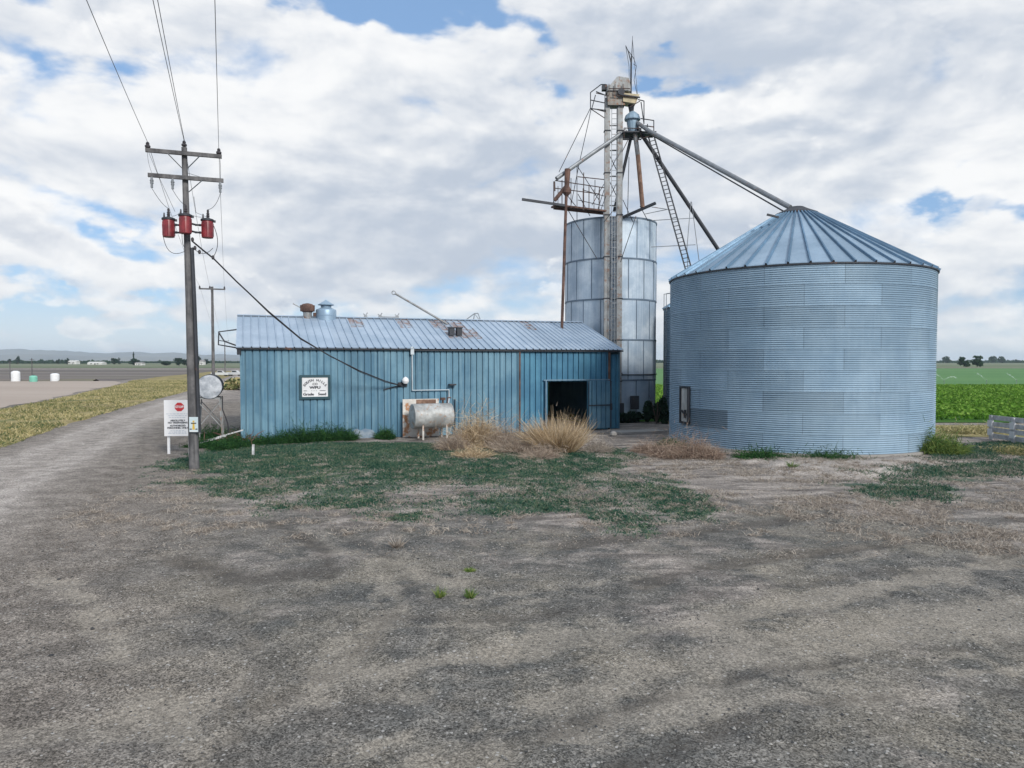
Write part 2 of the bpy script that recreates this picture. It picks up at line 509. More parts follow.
M['hill'] = field_mat('hill_slope', (0.20, 0.20, 0.20), (0.28, 0.27, 0.25), 0.0022, (1, 0.6, 3), bumpd=5)

# ------------------------------------------------------------------ polygon helpers (numpy, world metres)


def poly_sd(pts, poly):
    """signed distance (positive inside) of points (N,2) to polygon"""
    poly = np.asarray(poly, float)
    d = np.full(len(pts), 1e9)
    inside = np.zeros(len(pts), bool)
    for a, b in zip(poly, np.roll(poly, -1, axis=0)):
        e = b - a
        w = pts - a
        t = np.clip((w @ e) / (e @ e), 0, 1)
        d = np.minimum(d, np.linalg.norm(w - t[:, None] * e, axis=1))
        c1 = (a[1] <= pts[:, 1]) & (b[1] > pts[:, 1])
        c2 = (a[1] > pts[:, 1]) & (b[1] <= pts[:, 1])
        cr = e[0] * w[:, 1] - e[1] * w[:, 0]
        inside ^= (c1 & (cr > 0)) | (c2 & (cr < 0))
    return np.where(inside, d, -d)


def line_d(pts, line):
    line = np.asarray(line, float)
    d = np.full(len(pts), 1e9)
    for a, b in zip(line[:-1], line[1:]):
        e = b - a
        w = pts - a
        t = np.clip((w @ e) / (e @ e), 0, 1)
        d = np.minimum(d, np.linalg.norm(w - t[:, None] * e, axis=1))
    return d


def G2(*pp): return [(G(x, y).x, G(x, y).y) for x, y in pp]


def sstep(x, a, b):
    t = np.clip((x - a) / (b - a), 0, 1)
    return t * t * (3 - 2 * t)


def vnoise(pts, scale, octv=4, seed=0.0):
    return np.array([mnoise.fractal((x * scale + seed, y * scale - seed, seed * 0.37), 0.6, 2.0, octv) for x, y in pts])


LAWN = G2((156, 460), (172, 470), (205, 484), (250, 494), (292, 507), (380, 509), (470, 517), (560, 519), (640, 517), (698, 505), (680, 493),
          (645, 482), (618, 462), (600, 450), (520, 447), (440, 441), (260, 446), (200, 455))
BARE1 = G2((385, 492), (430, 484), (500, 485), (515, 494), (460, 503), (400, 506))
BARE2 = G2((590, 466), (640, 470), (660, 486), (610, 482))
RGRASS = [G2((838, 486), (880, 482), (945, 486), (950, 496), (890, 499)), G2((870, 474), (960, 462), (1060, 452), (1060, 474), (960, 480)),
          G2((930, 446), (985, 442), (1060, 440), (1060, 452), (960, 460), (935, 458))]


def grass_density(pts):
    nz = vnoise(pts, 0.55, 5, 3.1)
    g = sstep(poly_sd(pts, LAWN) + nz * 1.6, -1.2, 1.3) * (1 - 0.75 * sstep(poly_sd(pts, BARE1) + nz * 0.8, -0.3, 0.6)) \
        * (1 - 0.7 * sstep(poly_sd(pts, BARE2) + nz * 0.8, -0.3, 0.8))
    fade = 0.62 + 0.38 * sstep(pts[:, 1], 18.0, 26.0)
    g = np.clip(g * 1.25, 0, 1) * fade
    for q in RGRASS:
        g = np.maximum(g, sstep(poly_sd(pts, q) + nz * 0.9, -0.4, 0.7) * 0.7)
    return np.clip(g * (0.85 + 0.5 * nz), 0, 1)


TRACKS = [(G2((40, 572), (85, 600), (112, 640), (150, 690), (195, 745), (225, 800)), 0.22, 0.72),
          (G2((330, 672), (400, 664), (470, 652), (560, 640), (690, 628), (830, 596), (1000, 560)), 0.34, 0.8),
          (G2((360, 560), (410, 600), (360, 640), (300, 690)), 0.3, 0.65),
          (G2((560, 700), (680, 660), (800, 640), (1024, 600), (1100, 590)), 0.5, 0.7),
          (G2((850, 640), (940, 618), (1060, 606)), 0.8, 0.85),
          (G2((0, 740), (120, 720), (260, 700), (420, 690)), 0.28, 0.6),
          (G2((430, 768), (560, 730), (700, 700), (900, 690)), 0.4, 0.65),
          (G2((330, 552), (400, 566), (450, 580)), 0.22, 0.7),
          (G2((180, 500), (260, 520), (330, 540)), 0.5, 0.4)]
TREADS = [(G2((270, 520), (305, 535), (326, 555), (332, 575)), 0.16), (G2((180, 560), (250, 580), (330, 570)), 0.3),
          (G2((640, 585), (740, 560), (880, 545), (1000, 530)), 0.25), (G2((560, 545), (700, 530), (830, 512)), 0.3)]
ROADC = [(-6.5, -8.0), (-9.5, 4.0), (-12.6, 14.0), (-15.2, 21.0), (-18.7, 30.5), (-22.0, 39.5), (-25.7, 51.0), (-30.2, 66.0), (-35.6, 84.0), (-52.5, 135.0),
         (-92.0, 250.0)]

THIN = []
for off in (0, 26, 52, 66, 100, 128):
    THIN.append((G2((250 + off * 1.6, 800), (430 + off, 722 + off * .55), (600 + off * .6, 676 + off * .5), (790, 640 + off * .5), (1080, 602 + off * .6)), 0.10, 0.75))
for off in (0, 14, 40, 56):
    THIN.append((G2((420 - off, 600 + off * .4), (520, 592 + off * .6), (660, 575 + off * .7), (850, 548 + off * .7), (1060, 520 + off * .6)), 0.13, 0.6))
for off in (0, 12, 34):
    THIN.append((G2((110 + off * 2, 540), (210 + off, 575 + off), (250 + off * .6, 640 + off), (235 + off, 720), (200 + off, 800)), 0.10, 0.6))
for off in (0, 16, 44):
    THIN.append((G2((330 - off, 520), (400 - off, 545 + off * .3), (425 - off, 590 + off * .4), (370 - off * .6, 650), (240, 700 + off)), 0.11, 0.6))

# ------------------------------------------------------------------ ground sheet


def axis_lines(lo, hi, step, far_lo, far_hi, growth=1.16):
    a = list(np.arange(lo, hi + 1e-6, step))
    d, x = step, hi
    while x < far_hi:
        d *= growth; x += d; a.append(min(x, far_hi))
    d, x, pre = step, lo, []
    while x > far_lo:
        d *= growth; x -= d; pre.append(max(x, far_lo))
    return np.array(pre[::-1] + a)


xs = axis_lines(-20, 24, 0.13, -9500, 9500)
ys = axis_lines(4.5, 32, 0.13, -400, 12000)
GX, GY = np.meshgrid(xs, ys)
pts = np.stack([GX.ravel(), GY.ravel()], 1)
near = (np.abs(pts[:, 0] - 2) < 60) & (pts[:, 1] > -10) & (pts[:, 1] < 62)
zn = np.zeros((len(pts), 3)); zn2 = np.zeros((len(pts), 3)); hz = np.zeros(len(pts))
pn = pts[near]
nA, nB, nC = vnoise(pn, 0.22, 4, 1.3), vnoise(pn, 0.7, 4, 5.2), vnoise(pn, 2.3, 3, 9.4)
grass = grass_density(pn)
dust = np.zeros(len(pn)); tread = np.zeros(len(pn)); dep = np.zeros(len(pn))
for ln, w, s in TRACKS:
    d = line_d(pn, ln) + nB * 0.3 + nC * 0.12
    k = s * (1 - sstep(d, w * 0.3, w * 1.6))
    dust = np.maximum(dust, k)
    dep = np.maximum(dep, 0.025 * (1 - sstep(d, w * 0.5, w * 1.2)))
for i_, (ln, w, s) in enumerate(THIN):
    d = line_d(pn, ln) + nB * 0.12 + nA * .1
    k = s * (1 - sstep(d, w * 0.5, w * 1.7)) * sstep(nC + nA * .6, -0.5, 0.15)
    if i_ % 3 == 2: tread = np.maximum(tread, k * .8)
    else: dust = np.maximum(dust, k)
    dep = np.maximum(dep, 0.02 * (1 - sstep(d, w * 0.5, w * 1.5)))
for ln, w in TREADS:
    d = line_d(pn, ln) + nB * 0.15
    tread = np.maximum(tread, 0.75 * (1 - sstep(d, w * 0.4, w * 1.3)))
py_ = 361 + 2556.0 / np.maximum(pn[:, 1], 1.0)
# the pale scraped dirt lies between the gravel apron and the buildings
pale = 0.85 * sstep(pn[:, 1] + nA * 4.0 + nB * 1.5, 9.0, 22.0)
pale *= 1 - 0.6 * sstep(-pn[:, 0] + nA * 2, 6.0, 11.0) * sstep(-pn[:, 1], -26, -16)
pale = np.maximum(pale, 0.55 * sstep(pn[:, 0] - pn[:, 1] * 0.35 + nA * 3, 2.5, 6.0))
droad = line_d(pn, ROADC)
brown = np.clip(1 - sstep(droad + nA * 1.5, 3.5, 9.0), 0, 1)
pale *= 1 - 0.7 * sstep(pn[:, 1], 26, 31) * sstep(-pn[:, 0], 9, 11)
pale = np.clip(pale + 0.25 * nA + 0.15 * nB - 0.75 * brown, 0, 1)
zn[near] = np.stack([grass, np.clip(dust, 0, 1), pale], 1)
SANDP = G2((735, 462), (775, 459), (820, 460), (900, 457), (955, 461), (968, 468), (930, 474), (860, 479), (790, 474))
sandf = sstep(poly_sd(pn, SANDP) + nB * 1.0 + nC * 0.3, -0.5, 0.8)
zn2[near] = np.stack([brown, tread, sandf], 1)
far = ~near
zn[far] = (0, 0, 0.8)
flat = 1 - sstep(pn[:, 1], 34, 40)
flat *= 1 - sstep(-(pn[:, 0] + 0.35 * pn[:, 1]) + 0.0, 5.5, 7.5)  # level under the road strip
SANDP = G2((735, 462), (775, 459), (820, 460), (900, 457), (955, 461), (968, 468), (930, 474), (860, 479), (790, 474))
mound = 0.16 * sstep(poly_sd(pn, SANDP) + 0.6 * nB, -0.3, 1.3)
LMOUND = 0.12 * sstep(poly_sd(pn, LAWN) + nB, 0.0, 3.0)
hz[near] = (0.05 * nA + 0.022 * nB + 0.010 * nC + mound + LMOUND * 0.5 - dep - 0.02 * tread) * flat - 0.01
hz[far] = -0.01
gv = np.stack([pts[:, 0], pts[:, 1], hz], 1)
gobj = np_mesh('ground', gv, grid_faces(len(ys), len(xs)), M['ground'], smooth=True, pt_attr={'zone': zn, 'zone2': zn2})
tag(gobj, kind='structure')
HG = hz.reshape(len(ys), len(xs))


def gz(x, y):
    x, y = np.asarray(x, float), np.asarray(y, float)
    i = np.clip(np.searchsorted(ys, y) - 1, 0, len(ys) - 2)
    j = np.clip(np.searchsorted(xs, x) - 1, 0, len(xs) - 2)
    ty = np.clip((y - ys[i]) / (ys[i + 1] - ys[i]), 0, 1)
    tx = np.clip((x - xs[j]) / (xs[j + 1] - xs[j]), 0, 1)
    return (HG[i, j] * (1 - tx) + HG[i, j + 1] * tx) * (1 - ty) + (HG[i + 1, j] * (1 - tx) + HG[i + 1, j + 1] * tx) * ty


def GP(px, py):
    p = G(px, py)
    return Vector((p.x, p.y, float(gz(p.x, p.y))))


# gravel road strip
rv, rz1, rz2, nacross = [], [], [], 17
RP = []
for a, b in zip(ROADC[:-1], ROADC[1:]):
    L = math.dist(a, b); k = max(2, int(L / 1.0))
    RP += [(a[0] + (b[0] - a[0]) * i / k, a[1] + (b[1] - a[1]) * i / k) for i in range(k)]
RP = np.array(RP + [ROADC[-1]])
for _ in range(6): RP[1:-1] = (RP[:-2] + RP[1:-1] * 2 + RP[2:]) / 4
for i, (x, y) in enumerate(RP):
    t = RP[min(i + 1, len(RP) - 1)] - RP[max(i - 1, 0)]
    t /= np.linalg.norm(t)
    nr = np.array([t[1], -t[0]])
    for k in range(nacross):
        q = (k / (nacross - 1) - 0.5) * 6.4
        w = mnoise.noise((x * 0.3, y * 0.3, k * 0.05)) * 0.35
        pp = np.array([x, y]) + nr * (q + w)
        z = float(gz(pp[0], pp[1])) + 0.006 + 0.05 * max(0.0, 1 - (abs(q) / 3.1) ** 4)
        if k in (0, nacross - 1): z = float(gz(pp[0], pp[1])) - 0.05
        rv.append((pp[0], pp[1], z))
        edge = max(0, 1 - abs(q) / 3.0)
        rut = max(math.exp(-((q - 1.0) / 0.45) ** 2), math.exp(-((q + 1.0) / 0.45) ** 2))
        rz1.append((0, 0, 0.8 if y > 60 else 0.25))
        rz2.append((1.0, 0, min(1, edge * 0.7 + 0.65 * rut)))
road = np_mesh('gravel_road', rv, grid_faces(len(RP), nacross), M['ground'], smooth=True, pt_attr={'zone': np.array(rz1), 'zone2': np.array(rz2)})
tag(road, kind='structure')


def sheet(name, poly, z, mat, n=0, wob=0.0):
    m = MB()
    out = []
    for (a, b) in zip(poly, poly[1:] + poly[:1]):
        L = math.dist(a, b)
        k = max(1, int(L / wob)) if wob else 1
        k = min(k, 60)
        for i in range(k):
            x, y = a[0] + (b[0] - a[0]) * i / k, a[1] + (b[1] - a[1]) * i / k
            if wob:
                x += mnoise.noise((x * 0.21, y * 0.21, 3.3)) * wob * 0.5
                y += mnoise.noise((x * 0.21, y * 0.21, 8.1)) * wob * 0.5
            out.append((x, y, z))
    m.add(out, [tuple(range(len(out)))])
    return tag(m.build(name, mat), kind='structure')


# left: verge, bare field, dark field ; right: crops
VERGE = [(-14.5, 6.0), (-18.0, 18.0), (-21.2, 29.7), (-24.6, 38.7), (-28.4, 50.0), (-33.0, 65.5), (-38.5, 84.0), (-55.0, 133.0), (-95, 250), (-110, 250),
         (-70.0, 131.0), (-62.5, 115.0), (-44.5, 71.0), (-37.6, 52.0), (-33.0, 38.0), (-28.0, 20.0), (-24.0, 6.0)]
sheet('grass_verge', VERGE, 0.012, M['verge_soil'], wob=1.5)
sheet('bare_field', [(-24.3, 6), (-28.5, 20), (-33.5, 38), (-38.2, 52), (-45.1, 71), (-63, 115), (-71, 127), (-420, 118), (-420, 6)], 0.008, M['bare'], wob=3.0)
sheet('stubble_field', [(-72, 129), (-420, 120), (-900, 300), (-120, 300), (-90, 200)], 0.03, M['dark_field'])
sheet('far_field', [(-3000, 330), (3500, 400), (6000, 5200), (-6000, 5200)], 0.12, M['far_field'])
sheet('crop_field', [(-6, 42.5), (34, 41), (36, 39.8), (160, 41), (260, 99), (-6, 99)], 0.02, M['crop_soil'], wob=0.0)
sheet('irrigated_field', [(-20, 101), (400, 101), (900, 345), (-20, 345)], 0.05, M['teal_field'])
sheet('dry_margin', [(20.5, 33.6), (27, 33.0), (60, 33.5), (60, 39.0), (36, 38.9), (21.5, 39.8)], 0.014, M['dry_strip'], wob=1.2)

# ------------------------------------------------------------------ distant hills


def ridge(pix, Y, depth, name):
    cols = []
    fx = np.linspace(pix[0][0], pix[-1][0], 160)
    fy = np.interp(fx, [p[0] for p in pix], [p[1] for p in pix])
    V = []
    for r, (dy, hh) in enumerate([(-depth, 0.0), (-depth * 0.6, 0.35), (-depth * 0.25, 0.8), (0, 1.0), (depth * 0.4, 0.7), (depth, 0.0)]):
        for x, y in zip(fx, fy):
            p = P(x, y, Y)
            h = p.z * hh * (1 + (0.25 * mnoise.fractal((x * 0.05, r * 1.7, 0.3), 0.6, 2, 4) if 0 < hh < 1 else 0))
            h += (0.09 * p.z * mnoise.fractal((x * 0.16, r * .3, 1.0), 0.6, 2, 5) if hh > 0 else 0)
            V.append((p.x, Y + dy, h - (3 if hh == 0 else 0)))
    o = np_mesh(name, V, grid_faces(6, 160), M['hill'], smooth=True)
    return tag(o, kind='structure')


ridge([(-420, 354), (-200, 348), (-60, 351), (-10, 350.5), (15, 349.2), (40, 350), (65, 350.6), (88, 352.4), (112, 353.6), (128, 352.4), (136, 351.6),
       (154, 354.4), (170, 352.2), (186, 353.5), (205, 355), (228, 354), (245, 356), (300, 355), (420, 357), (560, 360), (640, 362)], 6200, 1200, 'hills')
ridge([(-420, 356), (-60, 357), (0, 355.5), (30, 354), (70, 355.3), (110, 357), (150, 356.5), (200, 358), (280, 357.5), (420, 360), (500, 362)], 4900, 700, 'hills')

# ------------------------------------------------------------------ shed
SA, SU, SN = Vector((-11.95, 31.2, 0)), Vector((0.938, 0.346, 0)).normalized(), Vector((-0.346, 0.938, 0)).normalized()
UP = Vector((0, 0, 1))


def S(s, t, z): return SA + SU * s + SN * t + UP * z


def s_of(px, t=0.0):
    k = (px - 512) / FPX
    a = SA + SN * t
    return (-a.x + a.y * k) / (SU.x - SU.y * k)


def zpx(px, py, t=0.0):
    q = S(s_of(px, t), t, 0)
    return P(px, py, q.y).z


SL, SW, EAVE, RIDGE = 18.2, 4.8, 4.2, 5.82
SLOPE = (RIDGE - EAVE) / SW
shed = thing('metal_shed', S(0, 0, 0), 'long blue corrugated metal shed with a low gabled grey roof', 'shed')


def ribbed(mb, s0, s1, z0, z1, t=0.0, per=0.305, rib=0.034, out=0.075, tones=None, mi=0):
    """vertical ribbed sheet in the plane of the shed front"""
    s = s0
    i = 0
    tn = 0.5
    while s < s1 - 1e-4:
        if i % 3 == 0: tn = random.uniform(0.3, 0.75)
        e = min(s + per, s1)
        x = [s, s + per * 0.62, s + per * 0.62 + 0.012, s + per * 0.62 + 0.012 + rib, s + per * 0.62 + 0.024 + rib, e]
        y = [0, 0, out, out, 0, 0]
        for k in range(5):
            a, b = min(x[k], e), min(x[k + 1], e)
            if b - a < 1e-4: continue
            mb.quad(S(a, t + y[k], z0), S(b, t + y[k + 1], z0), S(b, t + y[k + 1], z1), S(a, t + y[k], z1), tn + random.uniform(-.04, .04), mi)
        s = e; i += 1


sd0, sd1 = s_of(548), s_of(587.5)       # door opening
zl = zpx(565, 381.5)
m = MB(); ribbed(m, 0.0, s_of(411), 0.0, EAVE); m.build('front_wall', M['blue'], shed)
m = MB(); ribbed(m, s_of(411) + 0.003, s_of(519.5), 0.0, EAVE - 0.03, t=0.02); m.build('front_wall', M['blue'], shed)
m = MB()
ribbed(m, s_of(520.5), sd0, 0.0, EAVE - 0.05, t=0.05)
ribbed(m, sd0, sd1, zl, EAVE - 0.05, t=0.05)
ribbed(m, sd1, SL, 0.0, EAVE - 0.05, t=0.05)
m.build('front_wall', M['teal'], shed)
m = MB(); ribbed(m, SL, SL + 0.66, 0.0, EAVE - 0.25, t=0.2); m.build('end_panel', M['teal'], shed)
# side and back walls (gable ends as pentagons)
for s_, nm in ((0.0, 'gable_wall'), (SL + 0.66, 'gable_wall')):
    m = MB()
    m.add([S(s_, 0.02, 0), S(s_, 2 * SW, 0), S(s_, 2 * SW, EAVE), S(s_, SW, RIDGE), S(s_, 0.02, EAVE)], [(0, 1, 2, 3, 4)])
    m.build(nm, M['blue'], shed)
m = MB(); ribbed(m, 0.0, SL + 0.655, 0.0, EAVE, t=2 * SW, out=0.028); m.build('back_wall', M['blue'], shed)
m = MB(); m.box(S(SL / 2, SW, 0.03), (SL - 0.2, 2 * SW - 0.3, 0.06), (SU, SN, UP)); m.build('slab', M['concrete'], shed)
# roof with ribs running up the slope
rt = MB()
RS0, RS1 = -0.16, SL + 0.78


def roof_pt(s, t, h=0.0):
    return S(s, t, RIDGE - SLOPE * abs(t - SW) + 0.05 + h)


s = RS0
i = 0
tn = .5
while s < RS1 - 1e-4:
    per = 0.36 if s < 14.3 else 0.27
    e = min(s + per, RS1)
    if i % 3 == 0: tn = random.uniform(0.35, 0.7)
    x = [s, s + per * 0.7, s + per * 0.7 + 0.02, s + per * 0.7 + 0.05, s + per * 0.7 + 0.07, e]
    h = [0, 0, 0.06, 0.06, 0, 0]
    for side, (ta, tb) in enumerate(((-0.2, SW), (SW, 2 * SW + 0.2))):
        for k in range(5):
            a, b = min(x[k], e), min(x[k + 1], e)
            if b - a < 1e-4: continue
            for q in range(3):
                t0, t1 = ta + (tb - ta) * q / 3, ta + (tb - ta) * (q + 1) / 3
                mi = 1 if (side == 0 and ((7.5 < s < 8.35 and q == 2) or (9.55 < s < 11.3 and q == 2) or (9.9 < s < 11.4 and q == 1) or (4.9 < s < 5.7 and q == 2) or (14.6 < s < 15.4 and q == 2))) else 0
                rt.quad(roof_pt(a, t0, h[k]), roof_pt(b, t0, h[k + 1]), roof_pt(b, t1, h[k + 1]), roof_pt(a, t1, h[k]), tn + random.uniform(-.05, .05), mi)
    s = e; i += 1
roof = rt.build('roof', [M['roof'], M['roof_rust']], shed)
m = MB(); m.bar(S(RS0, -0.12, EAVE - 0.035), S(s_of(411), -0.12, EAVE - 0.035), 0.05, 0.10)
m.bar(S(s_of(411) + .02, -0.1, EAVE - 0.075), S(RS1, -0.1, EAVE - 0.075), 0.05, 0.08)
m.build('eave_trim', M['dark_steel'], shed)  # dark strips running just under the front eave
m = MB(); m.bar(S(-0.03, -0.05, EAVE - 0.33), S(-0.03, -0.05, EAVE - 0.02), 0.09, 0.16); m.build('corner_trim', M['dark_steel'], shed)
m = MB()
for ta in (SW - .16, SW + .16): m.quad(roof_pt(RS0, ta, .07), roof_pt(RS1, ta, .07), roof_pt(RS1, SW, .07), roof_pt(RS0, SW, .07))
m.build('ridge_cap', M['roof'], roof)
m = MB(); m.bar(S(s_of(519.8), -0.02, 0), S(s_of(519.8), -0.02, EAVE - 0.1), 0.09, 0.07); m.build('seam_strip', M['rust'], shed)
m = MB(); m.bar(S(SL + 0.03, 0.05, zpx(609, 386)), S(SL + 0.03, 0.05, EAVE - 0.12), 0.16, 0.12)
m.build('corner_trim', M['rust'], shed)
m = MB(); m.bar(S(SL + 0.03, 0.06, 0), S(SL + 0.03, 0.06, zpx(609, 386) - 0.01), 0.1, 0.1); m.build('corner_trim', M['dark_steel'], shed)
# door frame, sliding leaf, interior timbers
m = MB()
m.bar(S(sd0 - 0.12, -0.03, 0), S(sd0 - 0.12, -0.03, zl + 0.05), 0.3, 0.06)
m.bar(S(sd0 - 0.27, -0.05, zl + 0.08), S(SL, -0.05, zl + 0.08), 0.06, 0.06)
m.build('door_frame', M['jamb'], shed)
m = MB(); ribbed(m, sd1, SL + 0.02, 0.08, zl + 0.02, t=-0.14, per=0.27, rib=0.03); dl = m.build('door', M['blue'], shed, label='pale blue ribbed door leaf with a dark cross bar')
m = MB(); m.bar(S(sd1, -0.2, zpx(598, 405)), S(SL + 0.02, -0.2, zpx(598, 405)), 0.04, 0.06)
m.bar(S(sd1, -0.17, 0.08), S(sd1, -0.17, zl + .02), 0.04, 0.03); m.bar(S(SL + .03, -0.17, 0.08), S(SL + .03, -0.17, zl + .02), 0.04, 0.05)
m.build('door_bar', M['dark_steel'], dl)
m = MB(); m.box(S(SL + 0.02, -0.22, 1.2), (0.1, 0.08, 0.35), (SU, SN, UP)); m.build('latch', M['dark_steel'], dl)
m = MB()
for a in (3.0, 6.5, 10.0, 13.2):
    m.bar(S(a, 0.3, 0), S(a, 0.3, EAVE - .2), 0.15); m.bar(S(a, 2 * SW - .3, 0), S(a, 2 * SW - .3, EAVE - .2), 0.15)
    m.bar(S(a, 0.3, EAVE - .2), S(a, 2 * SW - .3, EAVE - .2), 0.2)
m.build('frame', M['black_int'], shed)

# vents and fittings on the roof
c = S(s_of(308, SW), SW - 0.05, RIDGE)
tv = MB(); tv.lathe(c, [(0.22, -0.15), (0.22, 0.28), (0.24, 0.3)], 18); tvo = tv.build('roof_vent', M['pale_steel'], shed, True, 'rusty turbine vent on a pale neck')
m = MB(); m.lathe(c, [(0.23, 0.29), (0.33, 0.36), (0.36, 0.5), (0.34, 0.62), (0.24, 0.72), (0.05, 0.76)], 22)
for k in range(22):
    a = k * math.pi / 11
    d = Vector((math.cos(a), math.sin(a), 0))
    m.bar(c + d * 0.35 + UP * 0.34, c + d * 0.36 + UP * 0.66, 0.03, 0.02, up=d)
m.build('turbine', M['rust'], tvo, True)
m = MB(); m.bar(c + UP * 0.5 + SU * -0.3, c + UP * 0.72 + SU * -0.72, 0.05); m.build('stub_pipe', M['pale_steel'], tvo)
c = S(s_of(326.5, SW), SW - 0.05, RIDGE)
m = MB(); m.lathe(c, [(0.52, -0.2), (0.52, 0.12), (0.535, 0.14), (0.52, 0.16), (0.52, 0.42), (0.5, 0.45), (0.26, 0.56), (0.26, 0.66)], 26)
rv_ = m.build('roof_vent', M['bin_roof'], shed, True, 'blue grey drum vent with a conical rain cap')
m = MB(); m.lathe(c, [(0.4, 0.68), (0.41, 0.71), (0.24, 0.82), (0.06, 0.93), (0.03, 0.97)], 24)
for k in range(4):
    a = k * math.pi / 2 + .4
    d = Vector((math.cos(a), math.sin(a), 0))
    m.bar(c + d * 0.25 + UP * 0.6, c + d * 0.27 + UP * 0.72, 0.03)
m.build('rain_cap', M['bin_roof'], rv_)
m = MB(); m.box(c + SU * -0.55 + UP * 0.18, (0.2, 0.2, 0.2), (SU, SN, UP)); m.build('motor', M['rust'], rv_)
# ridge brackets
for px in (366, 380.5, 397.5):
    m = MB()
    q = S(s_of(px, SW), SW, RIDGE + 0.09)
    m.box(q + UP * 0.06, (0.16, 0.12, 0.12), (SU, SN, UP))
    m.bar(q + UP * 0.1, q + UP * 0.26 + SU * 0.1, 0.05)
    m.bar(q + UP * 0.1, q + UP * 0.2 - SU * 0.12, 0.04)
    if px == 380.5: m.bar(q + UP * 0.05, S(s_of(397, SW), SW, RIDGE + 0.14), 0.08, 0.06)
    m.build('ridge_bracket', M['grey_steel'], roof)
# leaning pipe with ring
pb = S(s_of(447, 4.0), 3.9, RIDGE - SLOPE * 0.9 + 0.08)
pt = P(395, 293.5, pb.y + 0.2)
m = MB(); m.tube([pb, pt], 0.055, 8)
rc = pt + (pt - pb).normalized() * 0.08
m.tube([rc + Vector((0.1 * math.cos(a), 0.0, 0.1 * math.sin(a))) for a in np.linspace(0, 2 * math.pi, 13)], 0.025, 6, caps=False)
m.build('leaning_pipe', M['pale_steel'], shed, True)
# dark vent boxes on the slope
for px in (451.5, 459.0):
    t_ = 1.9
    q = roof_pt(s_of(px, t_), t_, 0.0)
    m = MB(); m.box(q + UP * 0.2, (0.26, 0.3, 0.4), (SU, SN, UP)); m.box(q + UP * 0.42, (0.34, 0.38, 0.05), (SU, SN, UP))
    m.build('vent_box', M['dark_steel'], shed)
# little frame on the ridge
m = MB()
qa, qb, qc = (P(x, y, 41.0) for x, y in ((463, 322), (474.5, 313.5), (487, 330)))
qd, qe = P(478, 313.2, 41.3), P(472, 331, 39.8)
for a, b in ((qa, qb), (qb, qc), (qb, qd), (qd, P(481, 322, 41.0)), (qb, qe), (P(467, 319.5, 41.0), P(481, 320.5, 41.0))):
    m.tube([a, b], 0.025, 6)
m.build('ridge_frame', M['grey_steel'], roof)
# pipe frame on the left gable
m = MB()
K = lambda x, y, Y=33.0: P(x, y, Y)
m.tube([K(237, 329.5, 33.6), K(218.8, 331.8), K(218.4, 344.7), K(236.5, 347.8, 33.4)], 0.035, 6)
m.tube([K(218.8, 332.5), K(224.2, 341.2), K(236.5, 345.6, 33.4)], 0.035, 6)
m.tube([K(218.6, 340.5), K(224.2, 341.2)], 0.02, 6)
m.build('pipe_frame', M['dark_steel'], shed, True)
# white vent pipe down the wall
m = MB()
sa, sb = s_of(411.8), s_of(448.4)
z390 = zpx(430, 390)
m.tube([S(sa, -0.09, EAVE + 0.1), S(sa, -0.09, z390), S(sb, -0.09, z390), S(sb, -0.09, z390 - 0.45), S(sb - .15, -0.5, z390 - .75)], 0.032, 8)
m.box(S(sa, -0.1, EAVE - 0.12), (0.16, 0.12, 0.35), (SU, SN, UP))
m.build('vent_pipe', M['white_pipe'], shed)
m = MB(); m.box(S(s_of(451.5), -0.14, zpx(451.5, 384.5)), (0.34, 0.25, 0.07), (SU, SN, UP)); m.build('wall_bracket', M['dark_steel'], shed)
m = MB(); m.tube([S(s_of(454.5), -0.07, zpx(454, 399)), S(s_of(454.5), -0.07, 0.1)], 0.03, 6); m.build('conduit', M['dark_steel'], shed)

# patched grey mortar low on the wall
m = MB()
sp0, sp1 = s_of(345), s_of(377)
pp_ = []
for k in range(25):
    u = k / 24
    hh_ = 0.62 * math.sin(math.pi * min(max(u, .03), .97)) ** .55 * (0.8 + .45 * mnoise.noise((u * 5.0, 1.7, 0)))
    pp_.append((sp0 + (sp1 - sp0) * u, hh_))
for (a, ha), (b, hb) in zip(pp_[:-1], pp_[1:]):
    m.quad(S(a, -0.006, 0), S(b, -0.006, 0), S(b, -0.006, hb), S(a, -0.006, ha)); m.quad(S(a, -0.006, ha), S(b, -0.006, hb), S(b, 0.01, hb), S(a, 0.01, ha))
m.build('wall_patch', weathered('faded_patch', (0.22, 0.29, 0.36), light=(0.36, 0.38, 0.40), dark=(0.13, 0.2, 0.28), rough=0.8, scale=3, grime=0.4), shed)


# ------------------------------------------------------------------ lettering
def text_faces(body, size):
    cu = bpy.data.curves.new('lettering', 'FONT')
    cu.body = body; cu.size = size; cu.align_x = 'CENTER'; cu.align_y = 'CENTER'; cu.resolution_u = 2
    ob = bpy.data.objects.new('lettering_source', cu)
    COL.objects.link(ob)
    dg = bpy.context.evaluated_depsgraph_get()
    me = ob.evaluated_get(dg).to_mesh()
    v = [x.co.copy() for x in me.vertices]
    f = [tuple(p.vertices) for p in me.polygons]
    ob.evaluated_get(dg).to_mesh_clear()
    bpy.data.objects.remove(ob); bpy.data.curves.remove(cu)
    return v, f


def letter(mb, body, size, o, rx, ry, rot=0.0, wide=1.0, bold=0.0):
    v, f = text_faces(body, size)
    c, s_ = math.cos(rot), math.sin(rot)
    nrm = rx.cross(ry)
    offs = [(0, 0)] if not bold else [(-bold, 0), (bold, 0.0), (0, bold)]
    for k, (dx, dy) in enumerate(offs):
        mb.add([o + rx * ((p.x * wide + dx) * c - (p.y + dy) * s_) + ry * ((p.x * wide + dx) * s_ + (p.y + dy) * c) + nrm * (k * 0.0006) for p in v], f)


